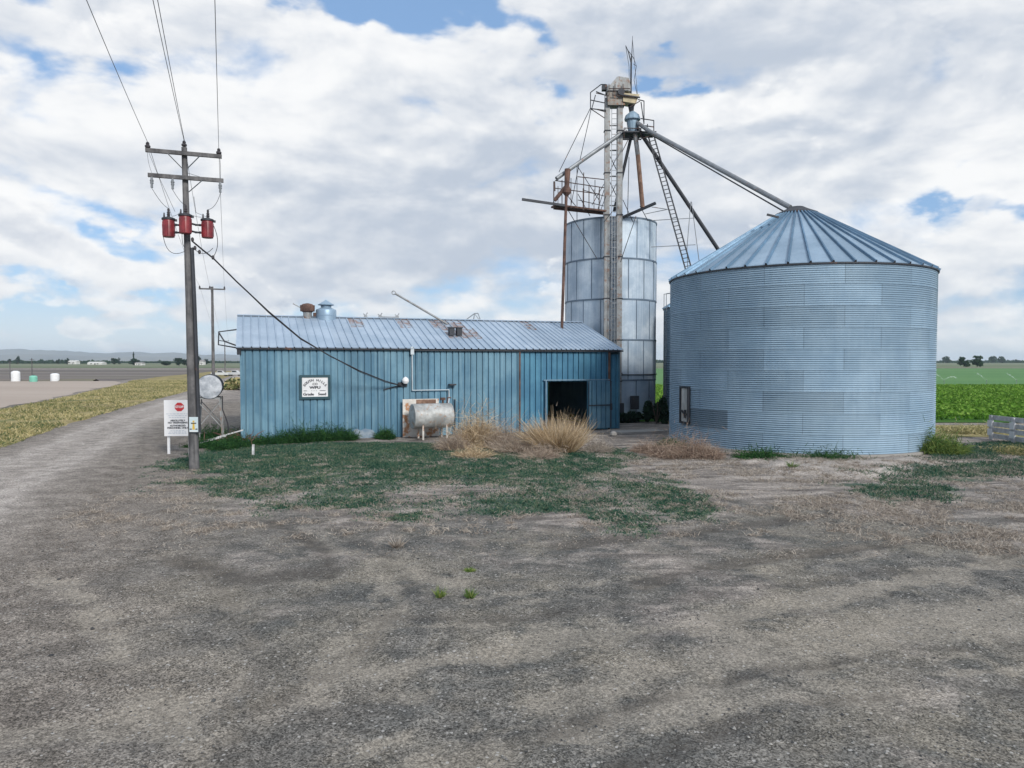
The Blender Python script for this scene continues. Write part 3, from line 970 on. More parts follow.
# framed board on the shed
ws, wz, wY = s_of(314.8), 0, 0
wz = zpx(314.8, 387)
wo = S(ws, -0.05, wz)
W_, H_ = 1.36, 1.10
board = thing('painted_sign', wo, 'white painted sign board in a dark green frame on the blue shed wall', 'sign')
m = MB(); m.box(wo, (W_ - 0.1, 0.03, H_ - 0.1), (SU, SN, UP)); m.build('panel', M['white'], board)
m = MB()
for sx in (-1, 1): m.box(wo + SU * (sx * (W_ / 2 - 0.055)) - SN * 0.02, (0.11, 0.06, H_), (SU, SN, UP))
for sz in (-1, 1): m.box(wo + UP * (sz * (H_ / 2 - 0.055)) - SN * 0.019, (W_ - 0.22, 0.058, 0.11), (SU, SN, UP))
m.build('frame', M['sign_green'], board)
m = MB()
fo = wo - SN * 0.022
word = 'SOUTH HILLS'
for i, ch in enumerate(word):
    if ch == ' ': continue
    a = R(62) - R(124) * i / (len(word) - 1)
    letter(m, ch, 0.155, fo + SU * (0.52 * math.sin(-a)) + UP * (-0.14 + 0.45 * math.cos(a)), SU, UP, a * 0.75, bold=0.008)
letter(m, 'CO', 0.15, fo + UP * 0.13, SU, UP, bold=0.006)
letter(m, 'WPU', 0.17, fo - UP * 0.03, SU, UP, wide=1.25, bold=0.012)
for a, b in ((-0.5, -0.36), (-0.16, -0.13), (-0.06, -0.03), (0.04, 0.07), (0.2, 0.46)):
    m.quad(fo + SU * a - UP * 0.18, fo + SU * b - UP * 0.18, fo + SU * b - UP * 0.155, fo + SU * a - UP * 0.155)
letter(m, 'Grade', 0.17, fo + SU * -0.29 - UP * 0.33, SU, UP, wide=1.1, bold=0.01)
letter(m, 'Seed', 0.17, fo + SU * 0.31 - UP * 0.33, SU, UP, wide=1.1, bold=0.01)
m.build('lettering', M['ink'], board)

# white notice on two posts by the pole
sY = 27.3
sc = P(177.6, 418, sY)
X1, Y1 = Vector((1, 0.12, 0)).normalized(), Vector((-0.12, 1, 0)).normalized()
notice = thing('notice_board', P(178, 454.6, sY), 'white stop and no trespassing notice on two white posts behind the wooden pole', 'sign')
BW, BH = 0.98, 1.39
m = MB(); m.box(sc, (BW, 0.03, BH), (X1, Y1, UP)); m.build('panel', M['white'], notice)
for px in (168.3, 189.3):
    q = P(px, 436, sY + 0.04)
    m = MB(); m.box(Vector((q.x, q.y + .03, 0.65)), (0.09, 0.06, 1.5), (X1, Y1, UP)); m.build('post', M['white'], notice)
so = sc - Y1 * 0.018
m = MB()
o_ = so + X1 * 0.075 + UP * 0.425
m.add([o_ + X1 * (0.18 * math.cos(a)) + UP * (0.18 * math.sin(a)) for a in [math.pi / 8 + k * math.pi / 4 for k in range(8)]], [tuple(range(8))])
m.build('stop_emblem', M['stop_red'], notice)
m = MB(); letter(m, 'STOP', 0.125, o_ - Y1 * 0.003, X1, UP, bold=0.006); m.build('emblem_lettering', M['white'], notice)
m = MB()
for tx, z_ in (('ABSOLUTELY', -0.10), ('NO TRESPASSING', -0.185), ('AUTHORIZED', -0.30), ('PERSONNEL ONLY', -0.385)):
    letter(m, tx, 0.092, so + UP * z_ + X1 * 0.01, X1, UP, bold=0.006)
m.build('lettering', M['ink'], notice)
m = MB()
for z_, w_ in ((0.15, 0.82), (0.08, 0.7), (0.01, 0.62), (-0.5, 0.55), (-0.55, 0.62), (-0.6, 0.7)):
    x = -w_ / 2
    while x < w_ / 2:
        l_ = random.uniform(0.05, 0.13)
        m.quad(so + X1 * x + UP * z_, so + X1 * min(x + l_, w_ / 2) + UP * z_, so + X1 * min(x + l_, w_ / 2) + UP * (z_ + 0.022), so + X1 * x + UP * (z_ + 0.022))
        x += l_ + 0.03
m.build('small_print', M['faint_ink'], notice)

# ------------------------------------------------------------------ power poles and wires
pb = G(194.5, 468); pb.z = 0
ptp = P(184.2, 147.5, 24.05)
AX = Vector((0.945, 0.326, 0)).normalized(); AN = Vector((-0.326, 0.945, 0)).normalized()


def pole_at(py, b=pb, t=ptp):
    zz = P(190, py, 24.0).z
    k = (zz - b.z) / (t.z - b.z)
    return b + (t - b) * k


def insulator(mb, c, s=1.0):
    mb.lathe(c, [(0.03 * s, 0), (0.085 * s, 0.03 * s), (0.09 * s, 0.08 * s), (0.05 * s, 0.12 * s), (0.06 * s, 0.15 * s), (0.04 * s, 0.2 * s)], 10)


pole = thing('utility_pole', pb, 'tall weathered wooden utility pole with red transformers in front of the shed', 'utility pole', 'wooden power poles')
m = MB(); m.tube([pb - UP * 0.4, pb + (ptp - pb) * 0.5, ptp], [0.17, 0.115, 0.088], 16); m.build('shaft', M['wood_pole'], pole, True)
m = MB(); m.tube([pole_at(432) + AX * 0.185 - AN * 0.07, pole_at(300) + AX * 0.165 - AN * 0.05, pole_at(248) + AX * 0.14 - AN * 0.04], 0.065, 10)
m.build('conduit', M['dark_steel'], pole, True)
tips = {}
ins = MB()
arms = []
for nm, (ax_, ay, bx, by), dn in (('up', (149.2, 151.2, 220.2, 157.6), -0.18), ('low', (150.5, 176.8, 221.8, 180.9), -0.18)):
    c = pole_at((ay + by) / 2) + AN * dn
    a_, b_ = (c - AX * 1.15, c + AX * 1.17) if nm == 'up' else (c - AX * 1.10, c + AX * 1.2)
    m = MB(); m.bar(a_, b_, 0.10, 0.125)
    arm = m.build('crossarm', M['wood_pole'], pole)
    arms.append((c, a_, b_))
    m = MB()
    if nm == 'up':
        for k in (-0.5, 0.5): m.bar(c + AX * k - UP * 0.05 + AN * -.06, pole_at((ay + by) / 2) - UP * 0.45 + AX * (0.08 * (1 if k > 0 else -1)), 0.04, 0.015)
    else:
        m.bar(c + AX * 0.55 - UP * 0.05 + AN * -.06, pole_at(179) - UP * 0.42 + AX * 0.1, 0.04, 0.015)
        m.bar(c + AX * 0.5 + UP * 0.06, pole_at(176) + UP * 0.12 + AX * 0.05, 0.03, 0.015)
    m.build('brace', M['grey_steel'], pole)
cU, aU, bU = arms[0]
for k in (-1.08, 1.08):
    m = MB(); q = cU + AX * k + UP * 0.06; insulator(m, q); m.build('insulator', M['porcelain'], pole, True); tips[k] = q + UP * 0.2
m = MB(); q = ptp + UP * 0.02; insulator(m, q, 1.0); m.build('insulator', M['porcelain'], pole, True); tips[0] = q + UP * 0.2
# cut-outs under the lower arm
cL, aL, bL = arms[1]
couts = []
for k in (-0.98, -0.36, 1.10):
    q = cL + AX * k - UP * 0.07
    m = MB(); m.lathe(q - UP * 0.36 - AN * .06, [(0.02, 0), (0.04, 0.02), (0.035, 0.12), (0.06, 0.16), (0.045, 0.2), (0.065, 0.24), (0.045, 0.28), (0.03, 0.36)], 10)
    m.bar(q - UP * 0.36 - AN * .12, q - UP * 0.02 - AN * .14, 0.025)
    m.build('cutout', M['grey_porcelain'], pole, True); couts.append(q - UP * 0.37 - AN * .06)
# transformers
cans = []
for px, py, dY in ((168.6, 227.5, -0.22), (185.3, 224, -0.42), (207.4, 228.5, 0.12)):
    c = P(px, py, 24.0 + dY)
    b0 = c - UP * 0.32
    m = MB(); m.lathe(b0, [(0.17, 0), (0.185, 0.015), (0.185, 0.56), (0.178, 0.58)], 22)
    for k in (0.5, 1.4, 2.3, 3.9, 5.0): m.bar(b0 + Vector((math.cos(k), math.sin(k), 0)) * 0.187 + UP * .05, b0 + Vector((math.cos(k), math.sin(k), 0)) * 0.187 + UP * .5, 0.02, 0.02)
    can = m.build('transformer', M['red_can'], pole, True)
    m = MB(); m.lathe(b0, [(0.21, 0.565), (0.215, 0.60), (0.20, 0.63), (0.1, 0.66)], 22); m.box(b0 + AX * 0.2 + UP * .57, (0.12, 0.08, 0.07), (AX, AN, UP)); m.build('lid', M['dark_steel'], can, True)
    m = MB(); hv = b0 + UP * 0.65 + AX * (0.02 if px > 170 else 0.0) + AN * .03
    m.lathe(hv, [(0.05, 0), (0.06, 0.03), (0.04, 0.06), (0.06, 0.1), (0.04, 0.13), (0.055, 0.17), (0.035, 0.2), (0.04, 0.28), (0.02, 0.31)], 10)
    m.lathe(b0 + UP * 0.64 - AX * 0.13, [(0.025, 0), (0.03, 0.04), (0.02, 0.16)], 8)
    m.build('bushing', M['porcelain'], can, True)
    side = AX if px < 180 else (-AX if px > 195 else AN)
    for zz in (0.17, 0.42):
        m = MB(); m.lathe(b0 + side * 0.18 + UP * zz, [(0.035, 0), (0.045, 0.05), (0.03, 0.1), (0.04, 0.2)], 8, axis=side); m.build('mounting_lug', M['dark_steel'], can)
    cans.append((b0, hv + UP * 0.31, side))
m = MB()
for b0, hv, side in cans:
    q = pole_at(226)
    for zz in (0.17, 0.42): m.bar(b0 + side * 0.36 + UP * zz, q + UP * (zz - .3), 0.05, 0.06)
m.build('transformer_bracket', M['dark_steel'], pole)


def curve_pts(a, b, sag, n=14, side=None):
    a, b = Vector(a), Vector(b)
    return [a + (b - a) * (i / n) + (Vector((0, 0, -1)) if side is None else side) * (4 * sag * (i / n) * (1 - i / n)) for i in range(n + 1)]


def jw(pts_, r_, n_):
    m = MB(); m.tube(pts_, r_ * 0.8, n_); m.build('jumper_wire', M['wire'], pole)


for (q, (b0, hv, sd)) in zip(couts, cans):
    jw(curve_pts(q, hv, 0.12, 8, Vector((0.25, 0, -1))), 0.010, 5)
jw(curve_pts(cans[0][0] + UP * .42 - AX * .19, pole_at(250), 0.45, 12, Vector((-.45, 0, -1))), 0.012, 5)
jw(curve_pts(cans[1][0] + UP * .1 - AX * .1, pole_at(247), 0.2, 8, Vector((-.3, 0, -1))), 0.012, 5)
e_ = P(212.5, 258, 24.0)
jw(curve_pts(cans[2][0] + UP * .42 + AX * .2, e_, 0.25, 10, Vector((.6, 0, -.2))), 0.014, 5)
jw(curve_pts(pole_at(247) + AX * .16, P(213, 248, 24.0), 0.2, 8), 0.012, 5)
for k, o_ in ((-1.08, couts[0]), (1.08, couts[2])):
    jw(curve_pts(tips[k] - UP * .1, o_ + UP * .5 + AN * .1, 0.1, 8, Vector((-.6 if k < 0 else .3, 0, 0))), 0.008, 4)
jw([cU + AX * -1.05 - UP * .08, cU + AX * -0.8 - UP * .75, cans[0][1] + AX * .2 - UP * .1], 0.007, 4)
jw([pole_at(196) + AX * .25, pole_at(212) + AX * .3, cans[2][0] + UP * .7], 0.008, 4)
jw(curve_pts(cans[1][0] + UP * .68 + AX * .1, cans[2][0] + UP * .7 - AX * .1, 0.05, 6), 0.008, 4)
jw(curve_pts(cans[0][0] + UP * .7 + AX * .1, cans[1][0] + UP * .75 - AX * .1, 0.05, 6), 0.008, 4)
for (x, y) in ((192.5, 240), (195, 248.5), (199.5, 252.5), (213, 258)):
    m = MB(); m.lathe(P(x, y, 24.0) - UP * .05, [(0.03, 0), (0.05, 0.04), (0.05, 0.1), (0.02, 0.14)], 8); m.build('splice', M['porcelain'], pole)

# poles further off
FAR_POLES = [(213.2, 70.0, 10.9, 2.4, 'bare wooden power pole behind the raised white tank'), (225.0, 205.0, 9.6, 2.2, 'small far power pole seen beside the shed gable')]
far_tips = []
for px, Y, hh, aw, lb in FAR_POLES:
    q = P(px, 361, Y); q.z = 0
    r_ = thing('utility_pole', q, lb, 'utility pole', 'wooden power poles')
    m = MB(); m.tube([q, q + UP * hh], [0.17, 0.11], 12); m.build('shaft', M['wood_pole'], r_, True)
    m = MB(); m.bar(q + UP * (hh - 0.25) - AX * aw / 2 - AN * .14, q + UP * (hh - 0.25) + AX * aw / 2 - AN * .14, 0.1, 0.13); m.build('crossarm', M['wood_pole'], r_)
    T = []
    for k in (-aw / 2 + .08, -0.2, aw / 2 - .08):
        m = MB(); c = q + AX * k + UP * (hh - 0.18) - AN * .14; insulator(m, c, 1.1); m.build('insulator', M['porcelain'], r_, True); T.append(c + UP * .2)
    far_tips.append(T)
near_tips = [tips[-1.08], tips[0], tips[1.08]]
nxt = Vector((18.9, -47.0, 0.3))
LB = ['left overhead power wire running from the crossarm up out of the sky', 'middle overhead power wire from the pole top', 'right overhead power wire from the crossarm end']
for i, a in enumerate(near_tips):
    e = a + nxt + AX * ((i - 1) * 0.15)
    m = MB(); m.tube(curve_pts(a, e, 0.75, 26), 0.008, 5)
    if i == 1: m.tube(curve_pts(a + AX * .03 - UP * .1, e + AX * .35 - UP * .1, 0.75, 26), 0.008, 5)
    m.tube(curve_pts(a, far_tips[0][i], 0.5, 16), 0.008, 5)
    tag(m.build('power_line', M['wire_grey']), LB[i], 'power line', 'overhead power wires')
m = MB()
for i in range(3): m.tube(curve_pts(far_tips[0][i], far_tips[1][i], 1.4, 16), 0.008, 4)
tag(m.build('power_line', M['wire_grey']), 'thin far span of wires between the two distant poles', 'power line', 'overhead power wires')
# service drop to the shed wall
wh = S(s_of(403), -0.15, zpx(403, 383.5))
st = pole_at(240) + AX * 0.15 - AN * 0.05
m = MB()
cp = []
for (x, y) in ((192, 241), (204, 251), (213, 258), (236, 281), (268, 311), (300, 338), (330, 356), (360, 371), (385, 381), (401, 385.5)):
    k = (x - 192) / (401 - 192)
    cp.append(P(x, y, 23.95 + (wh.y - 23.95) * k))
m.tube(cp, 0.028, 7)
m.tube([p - UP * 0.05 + Vector((0.03, 0, 0.03 * math.sin(i * 2.0))) for i, p in enumerate(cp[2:])], 0.014, 5)
tag(m.build('service_cable', M['wire'], None, True), 'thick black service cable drooping from pole to shed wall', 'cable')
# lamp on the wall at the end of the cable
lamp = thing('wall_lamp', S(s_of(404.5), -0.02, zpx(404.5, 384)), 'round white fixture on a dark box where the cable meets the wall', 'lamp')
o_ = S(s_of(404.5), -0.02, zpx(404.5, 381))
m = MB(); m.box(o_ - UP * 0.16 - SU * .1, (0.42, 0.14, 0.2), (SU, SN, UP)); m.bar(o_ - UP * .2 - SU * .2, o_ - UP * .4 - SU * 1.0, 0.06, 0.05); m.build('bracket', M['dark_steel'], lamp)
m = MB(); m.lathe(o_ - SN * 0.2 - UP * .12, [(0.02, -.02), (0.1, 0.0), (0.16, 0.1), (0.165, 0.17), (0.12, 0.26), (0.05, 0.31), (0.02, 0.33)], 18); m.build('globe', M['white'], lamp, True)
# small warning plate on the pole
q = pole_at(424.5) + Vector((0.0, -0.2, 0))
q = P(193.7, 424.5, 23.6)
plate = thing('warning_plate', q, 'small pale plate with a yellow figure nailed to the wooden pole', 'sign')
m = MB(); m.box(q, (0.29, 0.02, 0.5)); m.build('panel', M['pale_sign'], plate)
fz = q - Vector((0, 0.013, 0))
XX = Vector((1, 0, 0))
m = MB(); m.add([fz + XX * x + UP * y for x, y in ((-0.07, 0.06), (0.07, 0.06), (0.03, 0.0), (0.045, -0.17), (-0.045, -0.17), (-0.03, 0.0))], [tuple(range(6))])
m.add([fz + XX * x + UP * y for x, y in ((-0.03, 0.07), (0.03, 0.07), (0.03, 0.13), (-0.03, 0.13))], [(0, 1, 2, 3)]); m.build('yellow_figure', M['yellow'], plate)
for a, b, z_ in ((-0.13, -0.06, -0.17), (0.06, 0.13, -0.17), (-0.09, 0.09, 0.025)):
    m = MB(); m.quad(fz + XX * a + UP * z_ - Vector((0, .002, 0)), fz + XX * b + UP * z_ - Vector((0, .002, 0)), fz + XX * b + UP * (z_ + .035) - Vector((0, .002, 0)), fz + XX * a + UP * (z_ + .035) - Vector((0, .002, 0)))
    m.build('black_bar', M['ink'], plate)
m = MB(); m.quad(fz + XX * -.12 - UP * .235, fz + XX * .12 - UP * .235, fz + XX * .12 - UP * .21, fz + XX * -.12 - UP * .21); m.build('white_bar', M['white'], plate)


# ------------------------------------------------------------------ tanks
def drum(mb, a, b, r, dish=0.08, n=30):
    a, b = Vector(a), Vector(b)
    L = (b - a).length
    pr = [(r * 0.02, -dish), (r * 0.5, -dish * 0.75), (r * 0.85, -dish * 0.3), (r * 0.98, -0.01), (r, 0.01)]
    for k in range(1, 4):
        x = L * k / 4
        pr += [(r, x - 0.012), (r + 0.007, x - 0.005), (r + 0.007, x + 0.005), (r, x + 0.012)]
    pr += [(r, L - 0.01), (r * 0.98, L + 0.01), (r * 0.85, L + dish * 0.3), (r * 0.5, L + dish * 0.75), (r * 0.02, L + dish)]
    mb.lathe(a, pr, n, axis=(b - a))


ty = 32.75
ta, tb_ = P(412.3, 416.6, ty - 0.25), P(450.3, 415.6, ty + 0.5)
ta.z = tb_.z = P(430, 416, ty).z
rr = 0.575
tk = thing('fuel_tank', G(431, 439), 'rust streaked silver fuel tank on short legs before the shed wall', 'tank')
m = MB(); drum(m, ta, tb_, rr); m.build('drum', M['tank'], tk, True)
td = (tb_ - ta).normalized(); tn_ = Vector((-td.y, td.x, 0))
for k in (0.22, 0.84):
    q = ta + (tb_ - ta) * k
    for sgn in (-1, 1):
        m = MB(); b_ = q + tn_ * sgn * 0.38
        m.bar(Vector((b_.x, b_.y, 0)), Vector((b_.x, b_.y, q.z - 0.38)), 0.07); m.build('leg', M['white_rust'], tk)
m = MB(); q = ta + (tb_ - ta) * 0.8 + UP * rr
m.tube([q - UP * .05, q + UP * 0.16], 0.05, 8); m.box(q + UP * 0.2, (0.22, 0.16, 0.12), (td, tn_, UP)); m.tube([q + td * .22 - UP * .05, q + td * .22 + UP * .25, q + td * .4 + UP * .25], 0.03, 6)
m.build('filler_cap', M['rust'], tk)
# rusty white sheet behind the tank
q0, q1 = s_of(401.2), s_of(437)
pz = zpx(420, 398.6)
sh = thing('metal_sheet', S((q0 + q1) / 2, -0.35, 0), 'rusty white metal sheet leaning on the shed behind the silver tank', 'metal sheet')
m = MB(); m.box(S((q0 + q1) / 2, -0.3, pz / 2), (q1 - q0, 0.04, pz), (SU, SN, UP)); m.build('panel', M['white_rust'], sh)
m = MB(); m.box(S((q0 + q1) / 2 + .25, -0.33, pz - .22), (0.95, 0.02, 0.38), (SU, SN, UP)); m.build('rust_patch', M['rust_orange'], sh)

# raised white tank on an angle iron stand
hc = P(209.2, 387, 31.0)
hd = SN.copy()
ht = thing('fuel_tank', Vector((hc.x, hc.y + .7, 0)), 'white drum tank raised on an angle iron stand left of the shed', 'tank')
m = MB(); drum(m, hc, hc + hd * 1.75, 0.52, 0.05); m.build('drum', M['tank_white'], ht, True)
m = MB(); m.lathe(hc + hd * 0.12, [(0.535, 0), (0.54, 0.01), (0.54, 1.6), (0.535, 1.61)], 30, axis=hd); m.build('jacket', M['dark_steel'], ht, True)  # dark sleeve over the drum paints in its shaded side
hr = Vector((hd.y, -hd.x, 0))
legs = {}
for a in (0.1, 1.6):
    for b in (-0.45, 0.45):
        m = MB()
        top = hc + hd * a + hr * b * 0.9 - UP * 0.5; bot = hc + hd * a + hr * b * 1.15; bot.z = 0
        m.bar(bot, top, 0.055); m.build('leg', M['pale_steel'], ht); legs[(a, b)] = (bot, top)
m = MB()
for b in (-0.45, 0.45): m.bar(legs[(0.1, b)][1], legs[(1.6, b)][1], 0.06)
for a in (0.1, 1.6):
    m.bar(legs[(a, -.45)][1], legs[(a, .45)][1], 0.06)
    l, r2 = legs[(a, -.45)], legs[(a, .45)]
    m.bar(l[0] + (l[1] - l[0]) * .35, r2[0] + (r2[1] - r2[0]) * .9, 0.035); m.bar(r2[0] + (r2[1] - r2[0]) * .35, l[0] + (l[1] - l[0]) * .9, 0.035)
m.build('cross_brace', M['pale_steel'], ht)
m = MB(); q = legs[(0.1, .45)][1] + hr * .12
m.tube([q + UP * .1, q - UP * .5, q - UP * 1.1 + hr * .2, q - UP * 1.6 + hr * .25, q - UP * 1.75 + hr * .05], 0.025, 6); m.build('hose', M['wire'], ht, True)

# ------------------------------------------------------------------ silo (tall, smooth bolted sheets)
SC, SR, SH = Vector((6.29, 45.57, 0)), 2.87, 12.2
silo = thing('tall_silo', SC, 'tall narrow galvanised silo of smooth bolted sheets behind the bucket elevator', 'silo')
m = MB()
nseg = 96
for k in range(5):
    z0, z1 = k * SH / 5, (k + 1) * SH / 5
    tones = [random.uniform(0.3, 0.75) for _ in range(16)]
    for j in range(nseg):
        a0, a1 = 2 * math.pi * j / nseg, 2 * math.pi * (j + 1) / nseg
        p0, p1 = Vector((math.cos(a0), math.sin(a0), 0)), Vector((math.cos(a1), math.sin(a1), 0))
        m.quad(SC + p0 * SR + UP * z0, SC + p1 * SR + UP * z0, SC + p1 * SR + UP * z1, SC + p0 * SR + UP * z1, tones[(j // 6 + (k % 2)) % 16])
m.build('wall', M['silo'], silo, True)
for k in range(5):
    z0, z1 = k * SH / 5, (k + 1) * SH / 5
    for j in range(16):
        m = MB()
        a = 2 * math.pi * (j * 6 + (3 if k % 2 else 0)) / nseg + 0.05
        d = Vector((math.cos(a), math.sin(a), 0))
        m.bar(SC + d * (SR + .01) + UP * (z0 + .04), SC + d * (SR + .01) + UP * (z1 - .04), 0.04, 0.03, up=d)
        if math.cos(a - math.atan2(-SC.y, -SC.x)) > -0.25: m.build('vertical_seam', M['seam'], silo)
for k in range(6):
    z0 = max(0.04, k * SH / 5)
    m = MB(); m.lathe(SC + UP * (z0 - .045), [(SR - .01, 0), (SR + .035, 0), (SR + .035, .09), (SR - .01, .09)], nseg); m.build('ring_flange', M['seam'], silo)
m = MB(); m.lathe(SC + UP * SH, [(SR + 0.02, 0.0), (SR * .5, 0.12), (0.3, 0.22), (0.02, 0.24)], 48); m.build('roof', M['silo'], silo)
m = MB(); m.lathe(SC + UP * 2.75, [(SR + .05, 0), (SR + .09, 0), (SR + .09, .05), (SR + .05, .05)], 60)
d = Vector((-0.02, -1, 0)).normalized(); m.box(SC + Vector((0.15, -SR - .1, 2.8)), (0.35, 0.14, 0.2)); m.build('cable_band', M['dark_steel'], silo)
m = MB(); m.box(SC + Vector((1.1, -SR + .05, 1.1)), (0.5, 0.25, 0.8)); m.build('hatch', M['dark_steel'], silo)


# ------------------------------------------------------------------ corrugated bins
def circle_angle(C, Rr, px):
    """angle on the circle (seen near side) where the column px hits"""
    d = Vector(((px - 512) / FPX, 1.0)).normalized()
    c = Vector((C.x, C.y))
    b = d.dot(c)
    h = math.sqrt(max(0, Rr * Rr - (c.length_squared - b * b)))
    q = d * (b - h) - c
    return math.atan2(q.y, q.x)


def make_bin(root, C, Rr, Hh, rings, sheets, waves_per_ring, off, tones, nrib, peak_r, peak_z, seg=240, darks=()):
    rows = rings * waves_per_ring * 6 + 1
    zz = np.linspace(0, Hh, rows)
    rad = Rr + 0.019 * np.sin(zz / Hh * rings * waves_per_ring * 2 * math.pi)
    hw = 0.016 / Rr
    sa_ = np.arange(sheets * 2) * math.pi / sheets
    ang = np.sort(np.concatenate([np.linspace(0, 2 * math.pi, seg, endpoint=False) + 0.37 * 2 * math.pi / seg, (sa_ - hw) % (2 * math.pi), sa_ + hw]))
    seg = len(ang)
    V = np.stack([C.x + rad[:, None] * np.cos(ang + off)[None, :], C.y + rad[:, None] * np.sin(ang + off)[None, :], np.repeat(zz[:, None], seg, 1)], -1)
    F = grid_faces(rows, seg, True)
    ri = np.minimum((np.arange(rows - 1) / (rows - 1) * rings).astype(int), rings - 1)
    mid = np.where(np.arange(seg) < seg - 1, (ang + np.roll(ang, -1)) / 2, 0.0)
    T = np.zeros((rows - 1, seg))
    for k in range(rings):
        u = mid / (2 * math.pi) * sheets + (0.5 if k % 2 else 0.0)
        dist_ = np.abs(u - np.round(u)) * 2 * math.pi / sheets
        t_ = tones[k][np.floor(u % sheets).astype(int) % sheets].copy()
        t_[dist_ < hw * 0.9] -= 0.55
        T[ri == k] = t_[None, :]
    np_mesh('wall', V.reshape(-1, 3), F, M['bin'], tone=T.ravel(), parent=root, smooth=True)
    m = MB()
    for k in range(1, rings):
        m.lathe(C + UP * (k * Hh / rings - .012), [(Rr, 0), (Rr + .017, 0.002), (Rr + .017, .02), (Rr, .024)], 120)
    m.build('ring_seam', M['bin'], root)
    m = MB(); m.lathe(C + UP * -0.05, [(Rr - .05, 0), (Rr + .12, 0), (Rr + .12, .13), (Rr - .05, .13)], 80); m.build('footing', M['concrete'], root)
    # roof
    ro, zo = Rr + 0.05, Hh - 0.03
    m, mr = MB(), MB()
    sl = (peak_z - zo) / (ro - peak_r)
    for j in range(nrib):
        a0, a1 = 2 * math.pi * j / nrib, 2 * math.pi * (j + 1) / nrib
        tn = random.uniform(0.35, 0.65)
        w = 0.035
        for (b0, b1, mm) in ((a0, a1, m),):
            d0, d1 = Vector((math.cos(b0), math.sin(b0), 0)), Vector((math.cos(b1), math.sin(b1), 0))
            m.quad(C + d0 * ro + UP * zo, C + d1 * ro + UP * zo, C + d1 * peak_r + UP * peak_z, C + d0 * peak_r + UP * peak_z, tn)
        d = Vector((math.cos(a0), math.sin(a0), 0))
        sd = Vector((-d.y, d.x, 0))
        nn = (d * sl + UP).normalized()
        A, B = C + d * (ro + .02) + UP * (zo - .02 * sl), C + d * peak_r + UP * peak_z
        A0, A1, A2, A3 = A + sd * .05, A + sd * .028 + nn * .085, A - sd * .028 + nn * .085, A - sd * .05
        B0, B1, B2, B3 = B + sd * .04, B + sd * .022 + nn * .07, B - sd * .022 + nn * .07, B - sd * .04
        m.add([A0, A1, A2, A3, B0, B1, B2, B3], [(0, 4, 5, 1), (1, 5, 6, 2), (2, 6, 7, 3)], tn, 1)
        mr.add([A0, A1, A2, A3], [(0, 1, 2, 3)])
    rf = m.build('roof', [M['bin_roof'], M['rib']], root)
    mr.lathe(C + UP * (zo - .06), [(ro - .02, 0), (ro + .015, 0), (ro + .015, .05), (ro - .02, .05)], nrib * 2)
    mr.build('eave_ring', M['dark_steel'], rf)
    m = MB(); m.lathe(C + UP * (peak_z - .05), [(peak_r + .04, 0), (peak_r + .05, .12), (peak_r - .02, .15), (peak_r * .6, .3), (0.3, .42), (0.02, .43)], 40); m.build('peak_collar', M['dark_steel'], rf)
    return rf


BC, BR, BH_ = Vector((12.75, 32.05, 0)), 5.49, 7.32
gb = thing('grain_bin', BC, 'wide round corrugated grain bin with a ribbed conical roof', 'grain bin', 'round corrugated grain bins')
offb = circle_angle(BC, BR, 728)
tones = [RNG.uniform(0.3, 0.68, 12) for _ in range(9)]
tones[7][:] += 0.05
offA = offb - math.pi / 12  # ring 1 is staggered by half a sheet, so its seam lands on px 728
for idx in (0,):
    pass
jd = int((((circle_angle(BC, BR, 712) - offA) % (2 * math.pi)) / (2 * math.pi) * 12 + 0.5) % 12)
tones[1][jd] = -0.45
jd2 = int((((circle_angle(BC, BR, 800) - offA) % (2 * math.pi)) / (2 * math.pi) * 12) % 12)
tones[2][jd2] = 0.12
rf1 = make_bin(gb, BC, BR, BH_, 9, 12, 10, offA, tones, 44, 0.86, 10.12, seg=264)
# manhole door
a0 = circle_angle(BC, BR, 686)
d = Vector((math.cos(a0), math.sin(a0), 0)); sd = Vector((-d.y, d.x, 0))
zt, zb = 2.47, 0.95
c = BC + d * (BR + .05) + UP * ((zt + zb) / 2)
m = MB()
for k in (-1, 1): m.box(c + sd * (k * .33), (0.08, 0.12, zt - zb), (sd, d, UP))
for z_ in (zt, zb): m.box(Vector((c.x, c.y, z_)), (0.74, 0.12, 0.07), (sd, d, UP))
dr = m.build('door', M['dark_steel'], gb)
m = MB(); m.box(c - d * .02, (0.56, 0.05, zt - zb - .1), (sd, d, UP)); m.build('door_panel', M['tank'], dr)
m = MB(); m.bar(c - UP * .25 - sd * .2 + d * .05, c - UP * .4 + sd * .2 + d * .05, 0.07); m.bar(c - UP * .55 + sd * .1 + d * .05, c - UP * .2 + sd * .12 + d * .05, 0.07); m.build('latch', M['dark_steel'], dr)
# roof hatch stub
m = MB(); q = P(767, 214.5, 30.6); m.bar(q, q + Vector((0.5, 0, -0.12)), 0.08); m.build('roof_hatch', M['dark_steel'], rf1)

